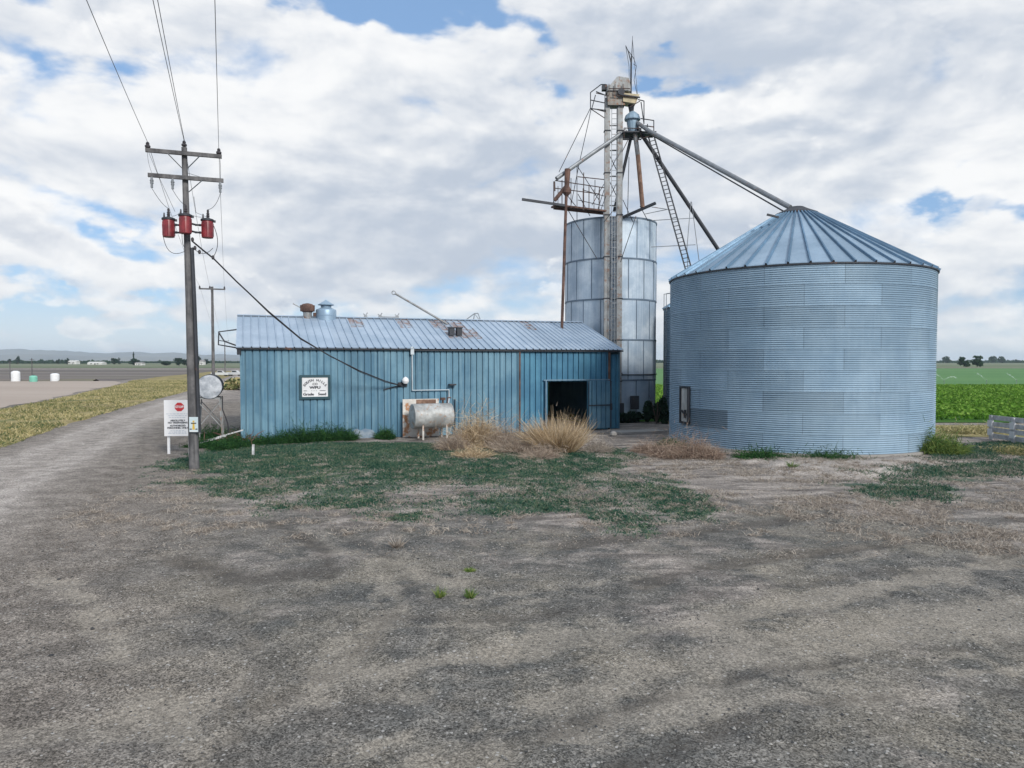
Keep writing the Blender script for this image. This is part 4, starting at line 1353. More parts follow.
B2C, B2R, B2H = Vector((13.55, 44.1, 0)), 4.05, 6.9
gb2 = thing('grain_bin', B2C, 'smaller shaded grain bin half hidden behind the wide bin', 'grain bin', 'round corrugated grain bins')
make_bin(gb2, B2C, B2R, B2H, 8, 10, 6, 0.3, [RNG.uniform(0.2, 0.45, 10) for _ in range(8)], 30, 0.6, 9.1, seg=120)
a0 = circle_angle(B2C, B2R, 667.5)
d = Vector((math.cos(a0), math.sin(a0), 0)); sd = Vector((-d.y, d.x, 0))
m = MB()
for k in (-.2, .2): m.tube([B2C + d * (B2R + .18) + sd * k + UP * .4, B2C + d * (B2R + .18) + sd * k + UP * (B2H + .8), B2C + d * (B2R - .2) + sd * k + UP * (B2H + .85)], 0.025, 6)
for z_ in np.arange(.5, B2H, .3): m.bar(B2C + d * (B2R + .18) - sd * .2 + UP * z_, B2C + d * (B2R + .18) + sd * .2 + UP * z_, 0.025)
m.build('ladder', M['grey_steel'], gb2)

# ------------------------------------------------------------------ bucket elevator with its spouts
EY = 42.2
eb = P(613.5, 361, EY); eb.z = 0
el = thing('bucket_elevator', eb, 'tall rusty bucket elevator tower with spouts above the shed end', 'grain elevator')
E = lambda x, y, Y=EY: P(x, y, Y)
for x0, x1, top in ((607.6, 607.3, 99), (620.2, 620.0, 106)):
    pz_ = E(x1, top)
    m = MB(); b_ = Vector((pz_.x, EY, 0)); m.box((b_ + pz_) / 2, (0.30, 0.34, pz_.z)); cs = m.build('leg_casing', M['pale_steel'], el)
    m = MB()
    for z_ in np.arange(2.4, pz_.z, 2.45): m.box(Vector((pz_.x, EY, z_)), (0.38, 0.42, 0.05))
    m.build('casing_flange', M['dark_steel'], cs)
# ladder between casings
xl, xr = E(611.2, 200).x, E(616.2, 200).x
zt = E(614, 104).z
m = MB()
for x in (xl, xr): m.bar(Vector((x, EY - .08, 0.5)), Vector((x, EY - .08, zt)), 0.035)
for z_ in np.arange(.7, zt, .3): m.bar(Vector((xl, EY - .08, z_)), Vector((xr, EY - .08, z_)), 0.03)
m.build('ladder', M['grey_steel'], el)
m = MB()   # safety cage, lower run
zc = E(614, 218).z
for z_ in np.arange(3.0, zc, .8): m.tube([Vector((xl - .06, EY - .05, z_)), Vector((xl - .02, EY - .5, z_)), Vector((xr + .02, EY - .5, z_)), Vector((xr + .06, EY - .05, z_))], 0.018, 5)
for x in (xl, (xl + xr) / 2, xr): m.bar(Vector((x, EY - .5, 3.0)), Vector((x, EY - .5, zc)), 0.03)
m.build('ladder_cage', M['grey_steel'], el)
xc0, xc1 = E(607.5, 200).x, E(620, 200).x
for y0, y1 in ((150, 176), (176, 202)):
    m = MB()
    m.bar(Vector((xc0, EY + .15, E(610, y0).z)), Vector((xc1, EY + .15, E(610, y1).z)), 0.04); m.bar(Vector((xc1, EY + .15, E(610, y0).z)), Vector((xc0, EY + .15, E(610, y1).z)), 0.04)
    m.build('tower_brace', M['dark_steel'], el)
for y0 in (125, 150, 176, 205, 240, 275):
    m = MB(); m.bar(Vector((xc0, EY + .12, E(610, y0).z)), Vector((xc1, EY + .12, E(610, y0).z)), 0.05); m.build('tower_brace', M['dark_steel'], el)
# boot at the foot
m = MB(); m.box(Vector(((xc0 + xc1) / 2, EY, 0.55)), (1.25, 0.6, 1.1)); m.build('boot', M['dark_steel'], el)
# head
hx0, hx1 = E(606, 95).x, E(629.5, 95).x
z1, z2, z3 = E(610, 79.8).z, E(610, 93.5).z, E(610, 107).z
def prism(mb, prof, y0, y1, tone=.5):
    n_ = len(prof)
    mb.add([(x, y0, z) for x, z in prof] + [(x, y1, z) for x, z in prof], [tuple(range(n_)), tuple(range(n_, 2 * n_))[::-1]] + [(i, i + n_, (i + 1) % n_ + n_, (i + 1) % n_) for i in range(n_)], tone)
m = MB(); w_ = hx1 - hx0
prism(m, [(hx0, z2), (hx1, z2), (hx1, z2 + (z1 - z2) * .35), (hx1 - w_ * .06, z1 - .04), (hx1 - w_ * .5, z1 + .06), (hx0 + w_ * .42, z1 + .02), (hx0 + w_ * .12, z2 + (z1 - z2) * .42), (hx0, z2 + (z1 - z2) * .4)], EY - .38, EY + .38)
hd_ = m.build('elevator_head', M['pale_steel'], el)
m = MB(); prism(m, [(hx0 + .05, z2 - .02), (hx1 - .35, z2 - .02), (E(624, 107).x, z3), (E(607, 107).x, z3)], EY - .34, EY + .34); m.build('head_throat', weathered('throat_steel', (0.24, 0.23, 0.21), rough=0.6, metal=0.2, rust=0.5, scale=4), hd_)
m = MB(); prism(m, [(E(622, 95).x, E(622, 95.5).z), (E(638.5, 95).x, E(638, 97).z), (E(634.5, 105).x, E(634, 106).z), (E(622, 105).x, E(622, 104).z)], EY - .42, EY + .30)
m.build('discharge_spout', M['yellow_head'], hd_)
m = MB(); m.bar(E(620, 94.5, EY - .5), E(640, 97.5, EY - .5), 0.1, 0.06); m.lathe(E(621, 92, EY - .42), [(0.02, 0), (0.2, 0), (0.2, -.1), (0.02, -.1)], 16, axis=(0, 1, 0)); m.box(E(604.5, 88, EY - .1), (0.3, 0.35, 0.3)); m.build('drive', M['dark_steel'], hd_)
m = MB(); m.tube([E(631, 104), E(631.5, 113)], [0.2, 0.12], 12); m.build('down_spout', M['dark_steel'], hd_)
# distributor
dc = E(632.3, 131)
zs = lambda y: E(632.3, y).z - dc.z
m = MB(); m.lathe(dc, [(0.18, zs(134)), (0.27, zs(130)), (0.33, zs(123)), (0.33, zs(121)), (0.47, zs(120.2)), (0.47, zs(119)), (0.40, zs(115.5)), (0.2, zs(112.6)), (0.12, zs(111.5))], 12)
m.build('distributor', M['bin'], el)
m = MB(); m.box(E(631, 134.5) , (1.15, 1.1, 0.07)); m.box(E(631, 137) - UP * .02, (1.0, 0.08, 0.14)); m.box(E(631, 139.5), (1.2, 0.06, 0.06)); m.build('platform', M['dark_steel'], el)
# guard rails
def rail(mb, seq, r=0.03):
    mb.tube(seq, r, 6)
m = MB()
for dy in (-.7, .7):
    Y_ = EY + dy
    for (a, b) in (((590.5, 92.5), (590.5, 108.5)), ((595.5, 95), (592, 108)), ((605, 95), (605, 110)), ((590.5, 92.5), (601, 84.5)), ((601, 84.5), (606, 84.5)), ((590.5, 108.5), (606, 110.5)), ((590.5, 100), (605, 103)), ((596, 91.5), (606, 95.5))):
        rail(m, [E(*a, Y_), E(*b, Y_)])
for (x, y) in ((590.5, 92.5), (590.5, 108.5), (601, 84.5), (605, 95)): rail(m, [E(x, y, EY - .7), E(x, y, EY + .7)])
m.build('guard_rail', M['dark_steel'], el)
m = MB()
for dy in (-.6, .6):
    Y_ = EY + dy
    for (a, b) in (((638, 99.5), (644, 101)), ((644, 101), (644, 124)), ((640.5, 118.5), (653.8, 120.5)), ((653.8, 120.5), (653.8, 132)), ((647.5, 124), (647.5, 134)), ((641, 125), (653.8, 127)), ((640, 133), (655, 134.5)), ((641, 102), (644, 124))):
        rail(m, [E(*a, Y_), E(*b, Y_)])
for (x, y) in ((653.8, 120.5), (653.8, 132), (644, 101)): rail(m, [E(x, y, EY - .6), E(x, y, EY + .6)])
m.box(E(646.5, 134.5), (0.95, 1.1, 0.05)); m.build('guard_rail', M['dark_steel'], el)
m = MB()
for k in np.linspace(-.6, .6, 7): m.bar(E(591, 108.6, EY + k), E(606, 110.4, EY + k), .05)
for x in (591, 598, 605): m.bar(E(x, 109.6, EY - .68), E(x, 109.6, EY + .68), .06)
m.build('platform', M['dark_steel'], el)
m = MB()
for a, b in (((606, 112), (597, 109.5)), ((604.5, 118), (591, 109)), ((630, 107), (640, 101)), ((609, 95), (609, 84)), ((596, 93), (609, 96)), ((612, 95), (636, 97)), ((615, 84), (615, 95)), ((623, 84), (623, 95)), ((609, 88.5), (630, 88.5)), ((628, 140), (622, 152)), ((638, 140), (655, 134)), ((624, 128), (624, 138)), ((641, 128), (641, 138)), ((624, 128), (641, 128.5))):
    rail(m, [E(*a, EY - .5), E(*b, EY - .5)], 0.026)
m.build('guard_rail', M['dark_rust'], el)
# bent mast on top
m = MB()
m.tube([E(630.8, 94), E(631.2, 62), E(631.6, 55)], [0.06, 0.05, 0.035], 6); m.tube([E(631.6, 60), E(632.6, 36)], [0.03, 0.012], 5)
m.tube([E(631, 62), E(628.5, 52), E(625.7, 45.5)], [0.04, 0.03, 0.02], 5); m.tube([E(625.7, 46), E(629, 66), E(629.5, 93)], 0.014, 4)
m.tube([E(627, 49), E(633.5, 58), E(636.5, 66), E(633.5, 64)], 0.02, 5); m.tube([E(636.5, 66), E(634, 80), E(637, 94)], 0.014, 4); m.tube([E(632.5, 40), E(634.5, 62), E(637.5, 95)], 0.012, 4)
m.build('mast', M['dark_steel'], el)
# spouts
m = MB(); m.tube([E(626, 130.5), E(592, 153.5, 41.5), E(556.5, 178.6, 40.5)], 0.12, 10); m.build('spout', M['grey_steel'], el, True)
m = MB(); m.tube([E(567.6, 169, 40.4), E(566.6, 193, 40.4)], [0.17, 0.13], 8); m.tube([E(566.4, 186, 40.4), E(554.5, 200.5, 40.4)], 0.11, 8); m.lathe(E(566.7, 192, 40.4), [(0.12, -.2), (0.24, -.05), (0.24, .12), (0.15, .35)], 10); m.build('diverter', M['rust'], el)
m = MB(); m.tube([E(566.4, 192, 40.4), E(561.8, 331, 40.4)], 0.085, 10); m.build('down_pipe', M['rust'], el, True)
m = MB(); m.bar(E(522, 199.3, 40.0), E(565, 205.5, 40.4), 0.12, 0.13); m.build('beam', M['dark_steel'], el)
m = MB(); m.bar(E(553.5, 206, 40.8), E(603.5, 212, 41.9), 0.75, 0.09); m.bar(E(553.5, 208.5, 40.8), E(603.5, 214, 41.9), 0.06, 0.1); m.build('catwalk', M['rust'], el)
m = MB()
for Y_ in (40.6, 41.5):
    for a, b in (((577.6, 176.7), (604, 179.5)), ((555, 180.5), (604, 187.7)), ((553.8, 188), (599.5, 194)), ((553.7, 181.5), (553.7, 207.5)), ((562, 180), (562, 207)), ((583.7, 172.6), (583.7, 210)), ((589, 186), (589, 210)), ((599.5, 187), (599, 211))):
        rail(m, [E(*a, Y_), E(*b, Y_)], 0.028)
for x in (554, 558, 566, 571, 577, 583, 589, 594, 599):
    yb = 207 + (x - 554) * .09
    rail(m, [E(x, yb, 40.6), E(x, yb - 21, 40.6)], .02); rail(m, [E(x, yb - 21, 40.6), E(x, yb - 21, 41.5)], .02); rail(m, [E(x, yb - 1, 40.6), E(x, yb - 1, 41.5)], .025)
m.bar(E(554.3, 181.5, 40.6), E(554.6, 191, 40.6), 0.1); m.build('catwalk_rail', M['dark_rust'], el)
m = MB()
for a, b in (((577, 165), (577, 222)), ((577.6, 166.5), (599.5, 200.7)), ((578, 194), (590, 216)), ((588.5, 122), (579.5, 162)), ((579.5, 162), (571, 205)), ((604, 190), (597, 212)), ((567.7, 209.6), (597, 258.7)), ((636, 216), (620.5, 262)), ((590.5, 108), (559, 172)), ((591, 109), (588.5, 122)),
             ((629, 157), (627.5, 218)), ((623, 200), (633, 222)), ((600, 212), (606, 196)), ((640, 206), (648, 221)), ((571, 178), (571, 208)), ((567, 195), (578, 209)), ((595, 180), (595, 196)), ((583, 190), (604, 196)), ((578, 200), (604, 206)), ((612, 212), (604, 222)), ((592, 205), (604, 184))):
    rail(m, [E(*a, 41.6), E(*b, 41.6)], 0.022)
m.build('stay_rod', M['dark_steel'], el)
m = MB(); m.tube([E(630.8, 138, 42.4), E(614, 212, 42.9)], 0.1, 8); m.build('spout', M['dark_steel'], el, True)
m = MB(); m.tube([E(635, 133, 42.0), E(637.8, 155, 42.0)], 0.135, 10); m.build('spout', M['pale_steel'], el, True)
m = MB(); m.tube([E(637.8, 155, 42.0), E(642.6, 207.5, 42.0)], 0.13, 10); m.build('spout', M['rust_orange'], el, True)
m = MB(); m.bar(E(623, 217.3, 42.6), E(655.7, 203, 41.7), 0.2, 0.13); m.build('trough', M['dark_steel'], el)
b2p = B2C + UP * 9.3
m = MB(); m.tube([E(636, 126), E(646, 141), b2p + Vector((-.3, -.3, .25))], 0.115, 10); m.build('spout', M['dark_steel'], el, True)
pk = BC + UP * 10.45
m = MB(); m.tube([E(637, 122.5, 42.0), E(650, 131.5, 41.0), pk + Vector((-.25, .1, .05))], 0.115, 10)
m.build('spout', M['grey_steel'], el, True)
m = MB(); m.tube([E(640, 126, 41.9), E(651, 134.8, 41.0), pk + Vector((-.55, .1, -.12))], 0.035, 6)
m.bar(E(640, 126, 41.9), E(637, 122, 41.9), .03); m.build('spout_truss', M['dark_steel'], el)
# inclined ladder down to the second bin
lad = thing('inclined_ladder', E(690, 268, 42.5), 'dark steel ladder slanting from the elevator platform to the bin roofs', 'ladder')
lad.location.z = 6.9
m = MB()
A0, A1 = E(648.2, 136), E(688.5, 280, 42.3)
C0, C1 = E(653.6, 134.5), E(694.5, 279, 42.3)
m.bar(A0, A1, 0.09, 0.06); m.bar(C0, C1, 0.09, 0.06)
m.build('rail', M['dark_steel'], lad)
m = MB()
for k in np.linspace(0.01, 0.99, 36): m.bar(A0 + (A1 - A0) * k, C0 + (C1 - C0) * k, 0.04)
m.build('rung', M['dark_steel'], lad)
fr = thing('access_rail', E(691, 264, 42.8), 'thin steel handrail frame between tall silo and bin roofs', 'handrail')
m = MB()
for a, b in (((690.8, 201.7), (687, 248)), ((691.5, 201.7), (700.5, 272)), ((651.7, 207), (672, 210)), ((645, 214), (667, 209.5)), ((651.7, 220.5), (694.7, 218)), ((651, 247), (695.5, 244.7)), ((687, 248), (688, 276))):
    rail(m, [E(*a, 42.9), E(*b, 42.9)], 0.022)
m.build('handrail', M['grey_steel'], fr)


# ------------------------------------------------------------------ plants
def ribbons(base, dirs, L, W, droop, nseg=3, rng=RNG):
    n_ = len(base)
    side = np.cross(dirs, rng.normal(size=(n_, 3)))
    side /= np.linalg.norm(side, axis=1)[:, None] + 1e-9
    t = np.linspace(0, 1, nseg + 1)
    ctr = base[:, None, :] + dirs[:, None, :] * (L[:, None] * t[None, :])[..., None]
    ctr[..., 2] -= (droop * L)[:, None] * (t ** 2)[None, :]
    w = (W[:, None] * (1 - 0.8 * t)[None, :])[..., None]
    V = np.stack([ctr - side[:, None, :] * w / 2, ctr + side[:, None, :] * w / 2], 2)  # n, seg+1, 2, 3
    V = V.reshape(-1, 3)
    b = (np.arange(n_) * (nseg + 1) * 2)[:, None] + (np.arange(nseg) * 2)[None, :]
    F = np.stack([b, b + 1, b + 3, b + 2], -1).reshape(-1, 4)
    return V, F


def leaf_quads(ctr, size, rng=RNG, flat=0.0, asp=1.6):
    n_ = len(ctr)
    a = rng.normal(size=(n_, 3)); a[:, 2] *= (1 - flat)
    a /= np.linalg.norm(a, axis=1)[:, None]
    b = np.cross(a, rng.normal(size=(n_, 3))); b /= np.linalg.norm(b, axis=1)[:, None] + 1e-9
    a = a * size[:, None] * asp / 2; b = b * size[:, None] / 2
    V = np.stack([ctr - a, ctr + b, ctr + a, ctr - b], 1).reshape(-1, 3)
    return V, np.arange(n_ * 4).reshape(-1, 4)


def updirs(n_, spread, rng=RNG):
    d = rng.normal(size=(n_, 3)) * spread
    d[:, 2] = 1.0
    return d / np.linalg.norm(d, axis=1)[:, None]


def scatter(poly, n_, rng=RNG):
    poly = np.asarray(poly)
    lo, hi = poly.min(0), poly.max(0)
    out = np.zeros((0, 2))
    while len(out) < n_:
        q = rng.uniform(lo, hi, size=(n_ * 2, 2))
        out = np.vstack([out, q[poly_sd(q, poly) > 0]])
    return out[:n_]


def stuff_blades(name, q, h, w, spread, mat, droop=0.2, nseg=1, lift=0.0):
    n_ = len(q)
    base = np.stack([q[:, 0], q[:, 1], gz(q[:, 0], q[:, 1]) + lift], 1)
    L = RNG.uniform(h * 0.5, h * 1.3, n_)
    V, F = ribbons(base, updirs(n_, spread), L, np.full(n_, w) * RNG.uniform(.7, 1.4, n_), np.full(n_, droop), nseg)
    o = np_mesh(name, V, F, mat, tone=np.repeat(RNG.uniform(0, 1, n_), nseg))
    return tag(o, kind='stuff')


# lawn: low weedy grass
q = RNG.uniform((-12.8, 13.5), (6.5, 31.5), size=(270000, 2))
g = grass_density(q)
keep = RNG.uniform(0, 1, len(q)) < np.clip(g * 1.0 - 0.06, 0, 0.72)
inshed = (q - np.array([SA.x, SA.y])) @ np.array([SN.x, SN.y]) > -0.02
q = q[keep & ~inshed]
stuff_blades('lawn_grass', q, 0.075, 0.022, 0.9, M['lawn'])
q = RNG.uniform((9, 17), (30, 33.5), size=(200000, 2))
g = np.zeros(len(q)); nz = vnoise(q, 0.8, 4, 2.0)
for pl in RGRASS: g = np.maximum(g, sstep(poly_sd(q, pl) + nz * 1.1, -0.5, 0.7))
q = q[RNG.uniform(0, 1, len(q)) < g * 0.8]
stuff_blades('lawn_grass', q, 0.12, 0.022, 0.8, M['lawn'])
# dead grey grass on the right and round the lawn edge
q = RNG.uniform((2, 12), (26, 28), size=(150000, 2))
nz = vnoise(q, 0.6, 5, 7.7)
dens = sstep(nz + 0.35 * sstep(q[:, 0], 9, 18) + 0.2 * sstep(q[:, 1], 14, 22), 0.25, 0.75) * sstep(q[:, 1], 12.0, 17.0) * sstep(q[:, 0], 4, 9)
q = q[RNG.uniform(0, 1, len(q)) < dens * 0.8]
stuff_blades('dead_grass', q, 0.13, 0.014, 1.2, M['dead'], 0.4)
q = RNG.uniform((-11.5, 13), (7, 30), size=(90000, 2))
nz = vnoise(q, 0.8, 5, 4.4)
q = q[(nz > 0.12) & (RNG.uniform(0, 1, len(q)) < 0.5) & ((q - np.array([SA.x, SA.y])) @ np.array([SN.x, SN.y]) < -0.1)]
stuff_blades('dead_grass', q, 0.06, 0.013, 1.3, M['dead'], 0.4)
# taller leafy tufts standing out of the lawn
lt_ = RNG.uniform((-12, 15), (5, 31), size=(2600, 2))
lt_ = lt_[(RNG.uniform(0, 1, len(lt_)) < grass_density(lt_) - .2) & ((lt_ - np.array([SA.x, SA.y])) @ np.array([SN.x, SN.y]) < -0.5)]
q = np.repeat(lt_, 40, 0) + RNG.normal(0, 1, (len(lt_) * 40, 2)) * np.repeat(RNG.uniform(.04, .16, (len(lt_), 1)), 40, 0)
stuff_blades('lawn_tufts', q, 0.15, 0.022, 0.9, M['lawn'], 0.4, 2)
# scruffy dead tufts on the right of the yard and along the lawn edge
tc_ = RNG.uniform((1.5, 11.5), (25, 27), size=(1500, 2))
nz = vnoise(tc_, 0.4, 4, 8.8)
tc_ = tc_[(RNG.uniform(0, 1, len(tc_)) < sstep(nz + 0.03 * (tc_[:, 0] - 8) + 0.03 * (tc_[:, 1] - 16), -0.05, 0.5)) & (tc_[:, 0] > 2 + (27 - tc_[:, 1]) * .2) & (np.hypot(tc_[:, 0] - 12.75, tc_[:, 1] - 32.05) > 5.9)]
te_ = RNG.uniform((-10.5, 14.5), (5.5, 27), size=(420, 2))
te_ = te_[(te_ - np.array([SA.x, SA.y])) @ np.array([SN.x, SN.y]) < -0.6]
DEADR = G2((770, 500), (840, 492), (950, 502), (1080, 472), (1080, 556), (900, 545), (800, 522))
td_ = scatter(DEADR, 420)
td_ = td_[vnoise(td_, 0.7, 4, 1.9) > -0.15]
tc_ = np.vstack([tc_, te_, td_])
q = np.repeat(tc_, 55, 0) + RNG.normal(0, 1, (len(tc_) * 55, 2)) * np.repeat(RNG.uniform(.05, .2, (len(tc_), 1)), 55, 0)
stuff_blades('dead_tufts', q, 0.17, 0.012, 1.0, M['dead'], 0.45, 2)
# left verge
q = scatter(VERGE[:8] + VERGE[10:], 90000)
q = q[(q[:, 1] > 22)]
nz = vnoise(q, 0.35, 4, 2.2)
q = q[nz > -0.25]
stuff_blades('verge_grass', q, 0.30, 0.05, 0.7, M['verge'], 0.35)
q = RNG.uniform((19.5, 30), (50, 39.5), size=(26000, 2))
nz = vnoise(q, 0.4, 4, 6.6)
q = q[(nz > -0.1) & (q[:, 1] - 33.2 + nz * 3 > 0)]
stuff_blades('margin_grass', q, 0.28, 0.035, 0.8, M['verge'], 0.4)
# crop rows
rows_y = np.arange(43.2, 98.5, 0.9)
cq = []
for y in rows_y:
    for lo, hi in ((0.08, 0.30), (0.50, 0.88)):
        n_ = int((hi - lo) * y * 30)
        x = RNG.uniform(lo * y, hi * y, n_)
        cq.append(np.stack([x, y + RNG.normal(0, 0.15, n_)], 1))
cq = np.vstack(cq)
ctr = np.stack([cq[:, 0], cq[:, 1], RNG.uniform(0.05, 0.42, len(cq))], 1)
V, F = leaf_quads(ctr, RNG.uniform(0.08, 0.2, len(cq)), flat=0.2)
tag(np_mesh('crop_plants', V, F, M['crop'], tone=np.clip(ctr[:, 2] * 1.6 + RNG.uniform(-.2, .3, len(cq)), 0, 1)), kind='stuff')

# pebbles in the near gravel
n_ = 26000
yy = 4.6 + 15 * RNG.uniform(0, 1, n_) ** 1.6
xx = RNG.uniform(-0.85, 0.85, n_) * yy
nz = vnoise(np.stack([xx, yy], 1), 1.1, 3, 6.0)
kp = RNG.uniform(0, 1, n_) < sstep(nz, -0.5, 0.5)
xx, yy = xx[kp], yy[kp]
n_ = len(xx)
ctr = np.stack([xx, yy, gz(xx, yy)], 1)
sz = 0.006 + 0.012 * RNG.uniform(0, 1, n_) ** 3 + 0.022 * (RNG.uniform(0, 1, n_) > .985) * RNG.uniform(.3, 1, n_)
ctr[:, 2] += sz * 0.25
oct_ = np.array([(1, 0, 0), (0, 1, 0), (-1, 0, 0), (0, -1, 0), (0, 0, .7), (0, 0, -.7)], float)
th = RNG.uniform(0, 6.28, n_)
rot = np.stack([np.stack([np.cos(th), -np.sin(th)], -1), np.stack([np.sin(th), np.cos(th)], -1)], -2)
pv = np.repeat(oct_[None], n_, 0) * RNG.uniform(.6, 1.4, (n_, 6, 1)) * sz[:, None, None]
pv[..., :2] = np.einsum('nij,nkj->nki', rot, pv[..., :2])
pv += ctr[:, None, :]
of = np.array([(0, 1, 4), (1, 2, 4), (2, 3, 4), (3, 0, 4), (1, 0, 5), (2, 1, 5), (3, 2, 5), (0, 3, 5)])
pf = (of[None] + (np.arange(n_) * 6)[:, None, None]).reshape(-1, 3)
mm, nt = new_mat('pebble'); n = N(nt)
rp = n.node('ShaderNodeValToRGB'); rp.color_ramp.elements[0].color = (0.05, 0.052, 0.055, 1); rp.color_ramp.elements[1].color = (0.34, 0.33, 0.31, 1)
n.set(rp.inputs[0], n.attr('tone')); n.out(rp.outputs[0], 0.9, spec=0.2)
M['pebble'] = mm
tag(np_mesh('gravel', pv.reshape(-1, 3), pf, mm, tone=np.repeat(RNG.uniform(0, 1, n_) ** 1.6, 8)), kind='stuff')


def clump(name, label, cat, pos, w, h, n_, mat, group=None, mode='fan', blade=0.03, lean=(0, 0)):
    """one dry plant: blades from a crown; fan = stiff straw, dome = drooping mound"""
    pos = Vector(pos)
    a = RNG.uniform(0, 2 * math.pi, n_)
    rr_ = np.sqrt(RNG.uniform(0, 1, n_))
    br = (0.30 if mode == 'fan' else 0.75) * w / 2
    sub = np.clip(RNG.normal(0, (0.13 if mode == 'fan' else 0.26) * w / 2, (6, 2)), -.4 * w, .4 * w) if n_ > 300 else np.zeros((6, 2))
    si = RNG.integers(0, 6, n_)
    base = np.stack([pos.x + np.cos(a) * rr_ * br * .6 + sub[si, 0], pos.y + np.sin(a) * rr_ * br * .6 + sub[si, 1], np.full(n_, pos.z - 0.02)], 1)
    hs = RNG.uniform(.62, 1.08, 6)[si]
    hs[si == 0] = 1.0
    d = np.stack([np.cos(a) * rr_ * (w / 2 / h) * 1.1 + RNG.normal(0, .22, n_) + lean[0], np.sin(a) * rr_ * (w / 2 / h) * 1.1 + RNG.normal(0, .22, n_) + lean[1], np.ones(n_)], 1)
    d /= np.linalg.norm(d, axis=1)[:, None]
    if mode == 'fan':
        L = hs * h * RNG.uniform(0.35, 1.05, n_); dr_ = RNG.uniform(0.0, 0.35, n_)
    else:
        L = hs * h * RNG.uniform(0.6, 1.2, n_) * (1.15 - .3 * rr_); dr_ = RNG.uniform(0.25, 0.85, n_)
    V, F = ribbons(base, d, L, RNG.uniform(.6, 1.4, n_) * blade, dr_, 4)
    T = np.repeat(np.clip(RNG.uniform(0, 1, n_), 0, 1), 4)
    if mode == 'dome':   # tangled twigs inside
        k = n_ // 2
        c_ = np.stack([pos.x + RNG.normal(0, w * .22, k), pos.y + RNG.normal(0, w * .22, k), pos.z + np.abs(RNG.normal(0, h * .35, k))], 1)
        dd = RNG.normal(size=(k, 3)); dd /= np.linalg.norm(dd, axis=1)[:, None]
        V2, F2 = ribbons(c_, dd, RNG.uniform(.2, .6, k) * h, np.full(k, blade * .8), RNG.uniform(-.2, .3, k), 2)
        F = np.vstack([F, F2 + len(V)]); V = np.vstack([V, V2]); T = np.concatenate([T, np.repeat(RNG.uniform(0, 1, k), 2)])
    V[:, 2] = np.maximum(V[:, 2], gz(V[:, 0], V[:, 1]) + 0.005)
    o = np_mesh(name, V - np.array(pos), F, mat, tone=T)
    o.location = pos
    return tag(o, label, cat, group)


DG = 'dry straw clumps along the shed'
clump('straw_clump', 'tall fountain of pale straw in front of the open doorway', 'dry grass', GP(553, 452), 3.4, 1.95, 3000, M['straw'], DG, 'fan', 0.022, (-.16, 0))
clump('straw_clump', 'rounded tan straw mound just right of the silver tank', 'dry grass', GP(478, 446), 2.0, 1.75, 3200, M['straw'], DG, 'dome', 0.018)
clump('straw_clump', 'thin upright straw wisps against the dark doorway', 'dry grass', GP(575, 449), 1.2, 1.75, 160, M['straw'], DG, 'fan', 0.024, (.25, 0))
clump('straw_clump', 'small yellow straw tuft lying on the lawn edge below the rounded mound', 'dry grass', GP(474, 458), 1.6, 0.7, 700, M['straw'], DG, 'dome', 0.018)
TG = 'grey brown tumbleweeds'
for i, (px, py, w, h, lb) in enumerate((
        (518, 451, 2.6, 1.15, 'low grey tumbleweed heap between the two big straw clumps'),
        (500, 447, 1.5, 1.1, 'grey brown tumbleweed wedged against the blue wall by the rounded mound'),
        (452, 450, 1.5, 0.8, 'pale tumbleweed beside the legs of the silver tank'),
        (597, 452, 1.4, 0.6, 'low tumbleweed at the foot of the pale door leaf'),
        (540, 457, 2.2, 0.5, 'flat tumbleweed litter in front of the tall straw fountain'),
        (668, 456, 2.0, 0.75, 'reddish tumbleweed bank left of the bin door'),
        (690, 456, 2.0, 0.95, 'largest reddish tumbleweed under the bin door'),
        (706, 458, 1.3, 0.6, 'smallest reddish tumbleweed right of the bin door'),
        (648, 452, 1.4, 0.5, 'low reddish tumbleweed nearest the tall silo'))):
    clump('tumbleweed', lb, 'tumbleweed', GP(px, py), w, h * 1.2, 1500, M['tumble'] if px > 640 else (M['straw_grey'] if px < 545 else M['dead']), TG, 'dome', 0.016)
for px, py, w, h, lb in ((397, 545, .55, .3, 'pale dry tuft alone on the bare dirt left of centre'), (440, 598, .3, .22, 'left of two tiny yellow green weeds in the gravel'), (470, 597, .3, .24, 'right of two tiny yellow green weeds in the gravel'),
                         (470, 570, .5, .12, 'flat grey green weed behind the two tiny gravel weeds'), (792, 470, .7, .35, 'olive weed on the sandy patch before the wide bin')):
    clump('weed_tuft', lb, 'weed', GP(px, py), w, h, 160 if h > .15 else 260, M['dead'] if px == 397 else M['bright_weed'], 'small weeds on the bare ground', 'fan', 0.016)


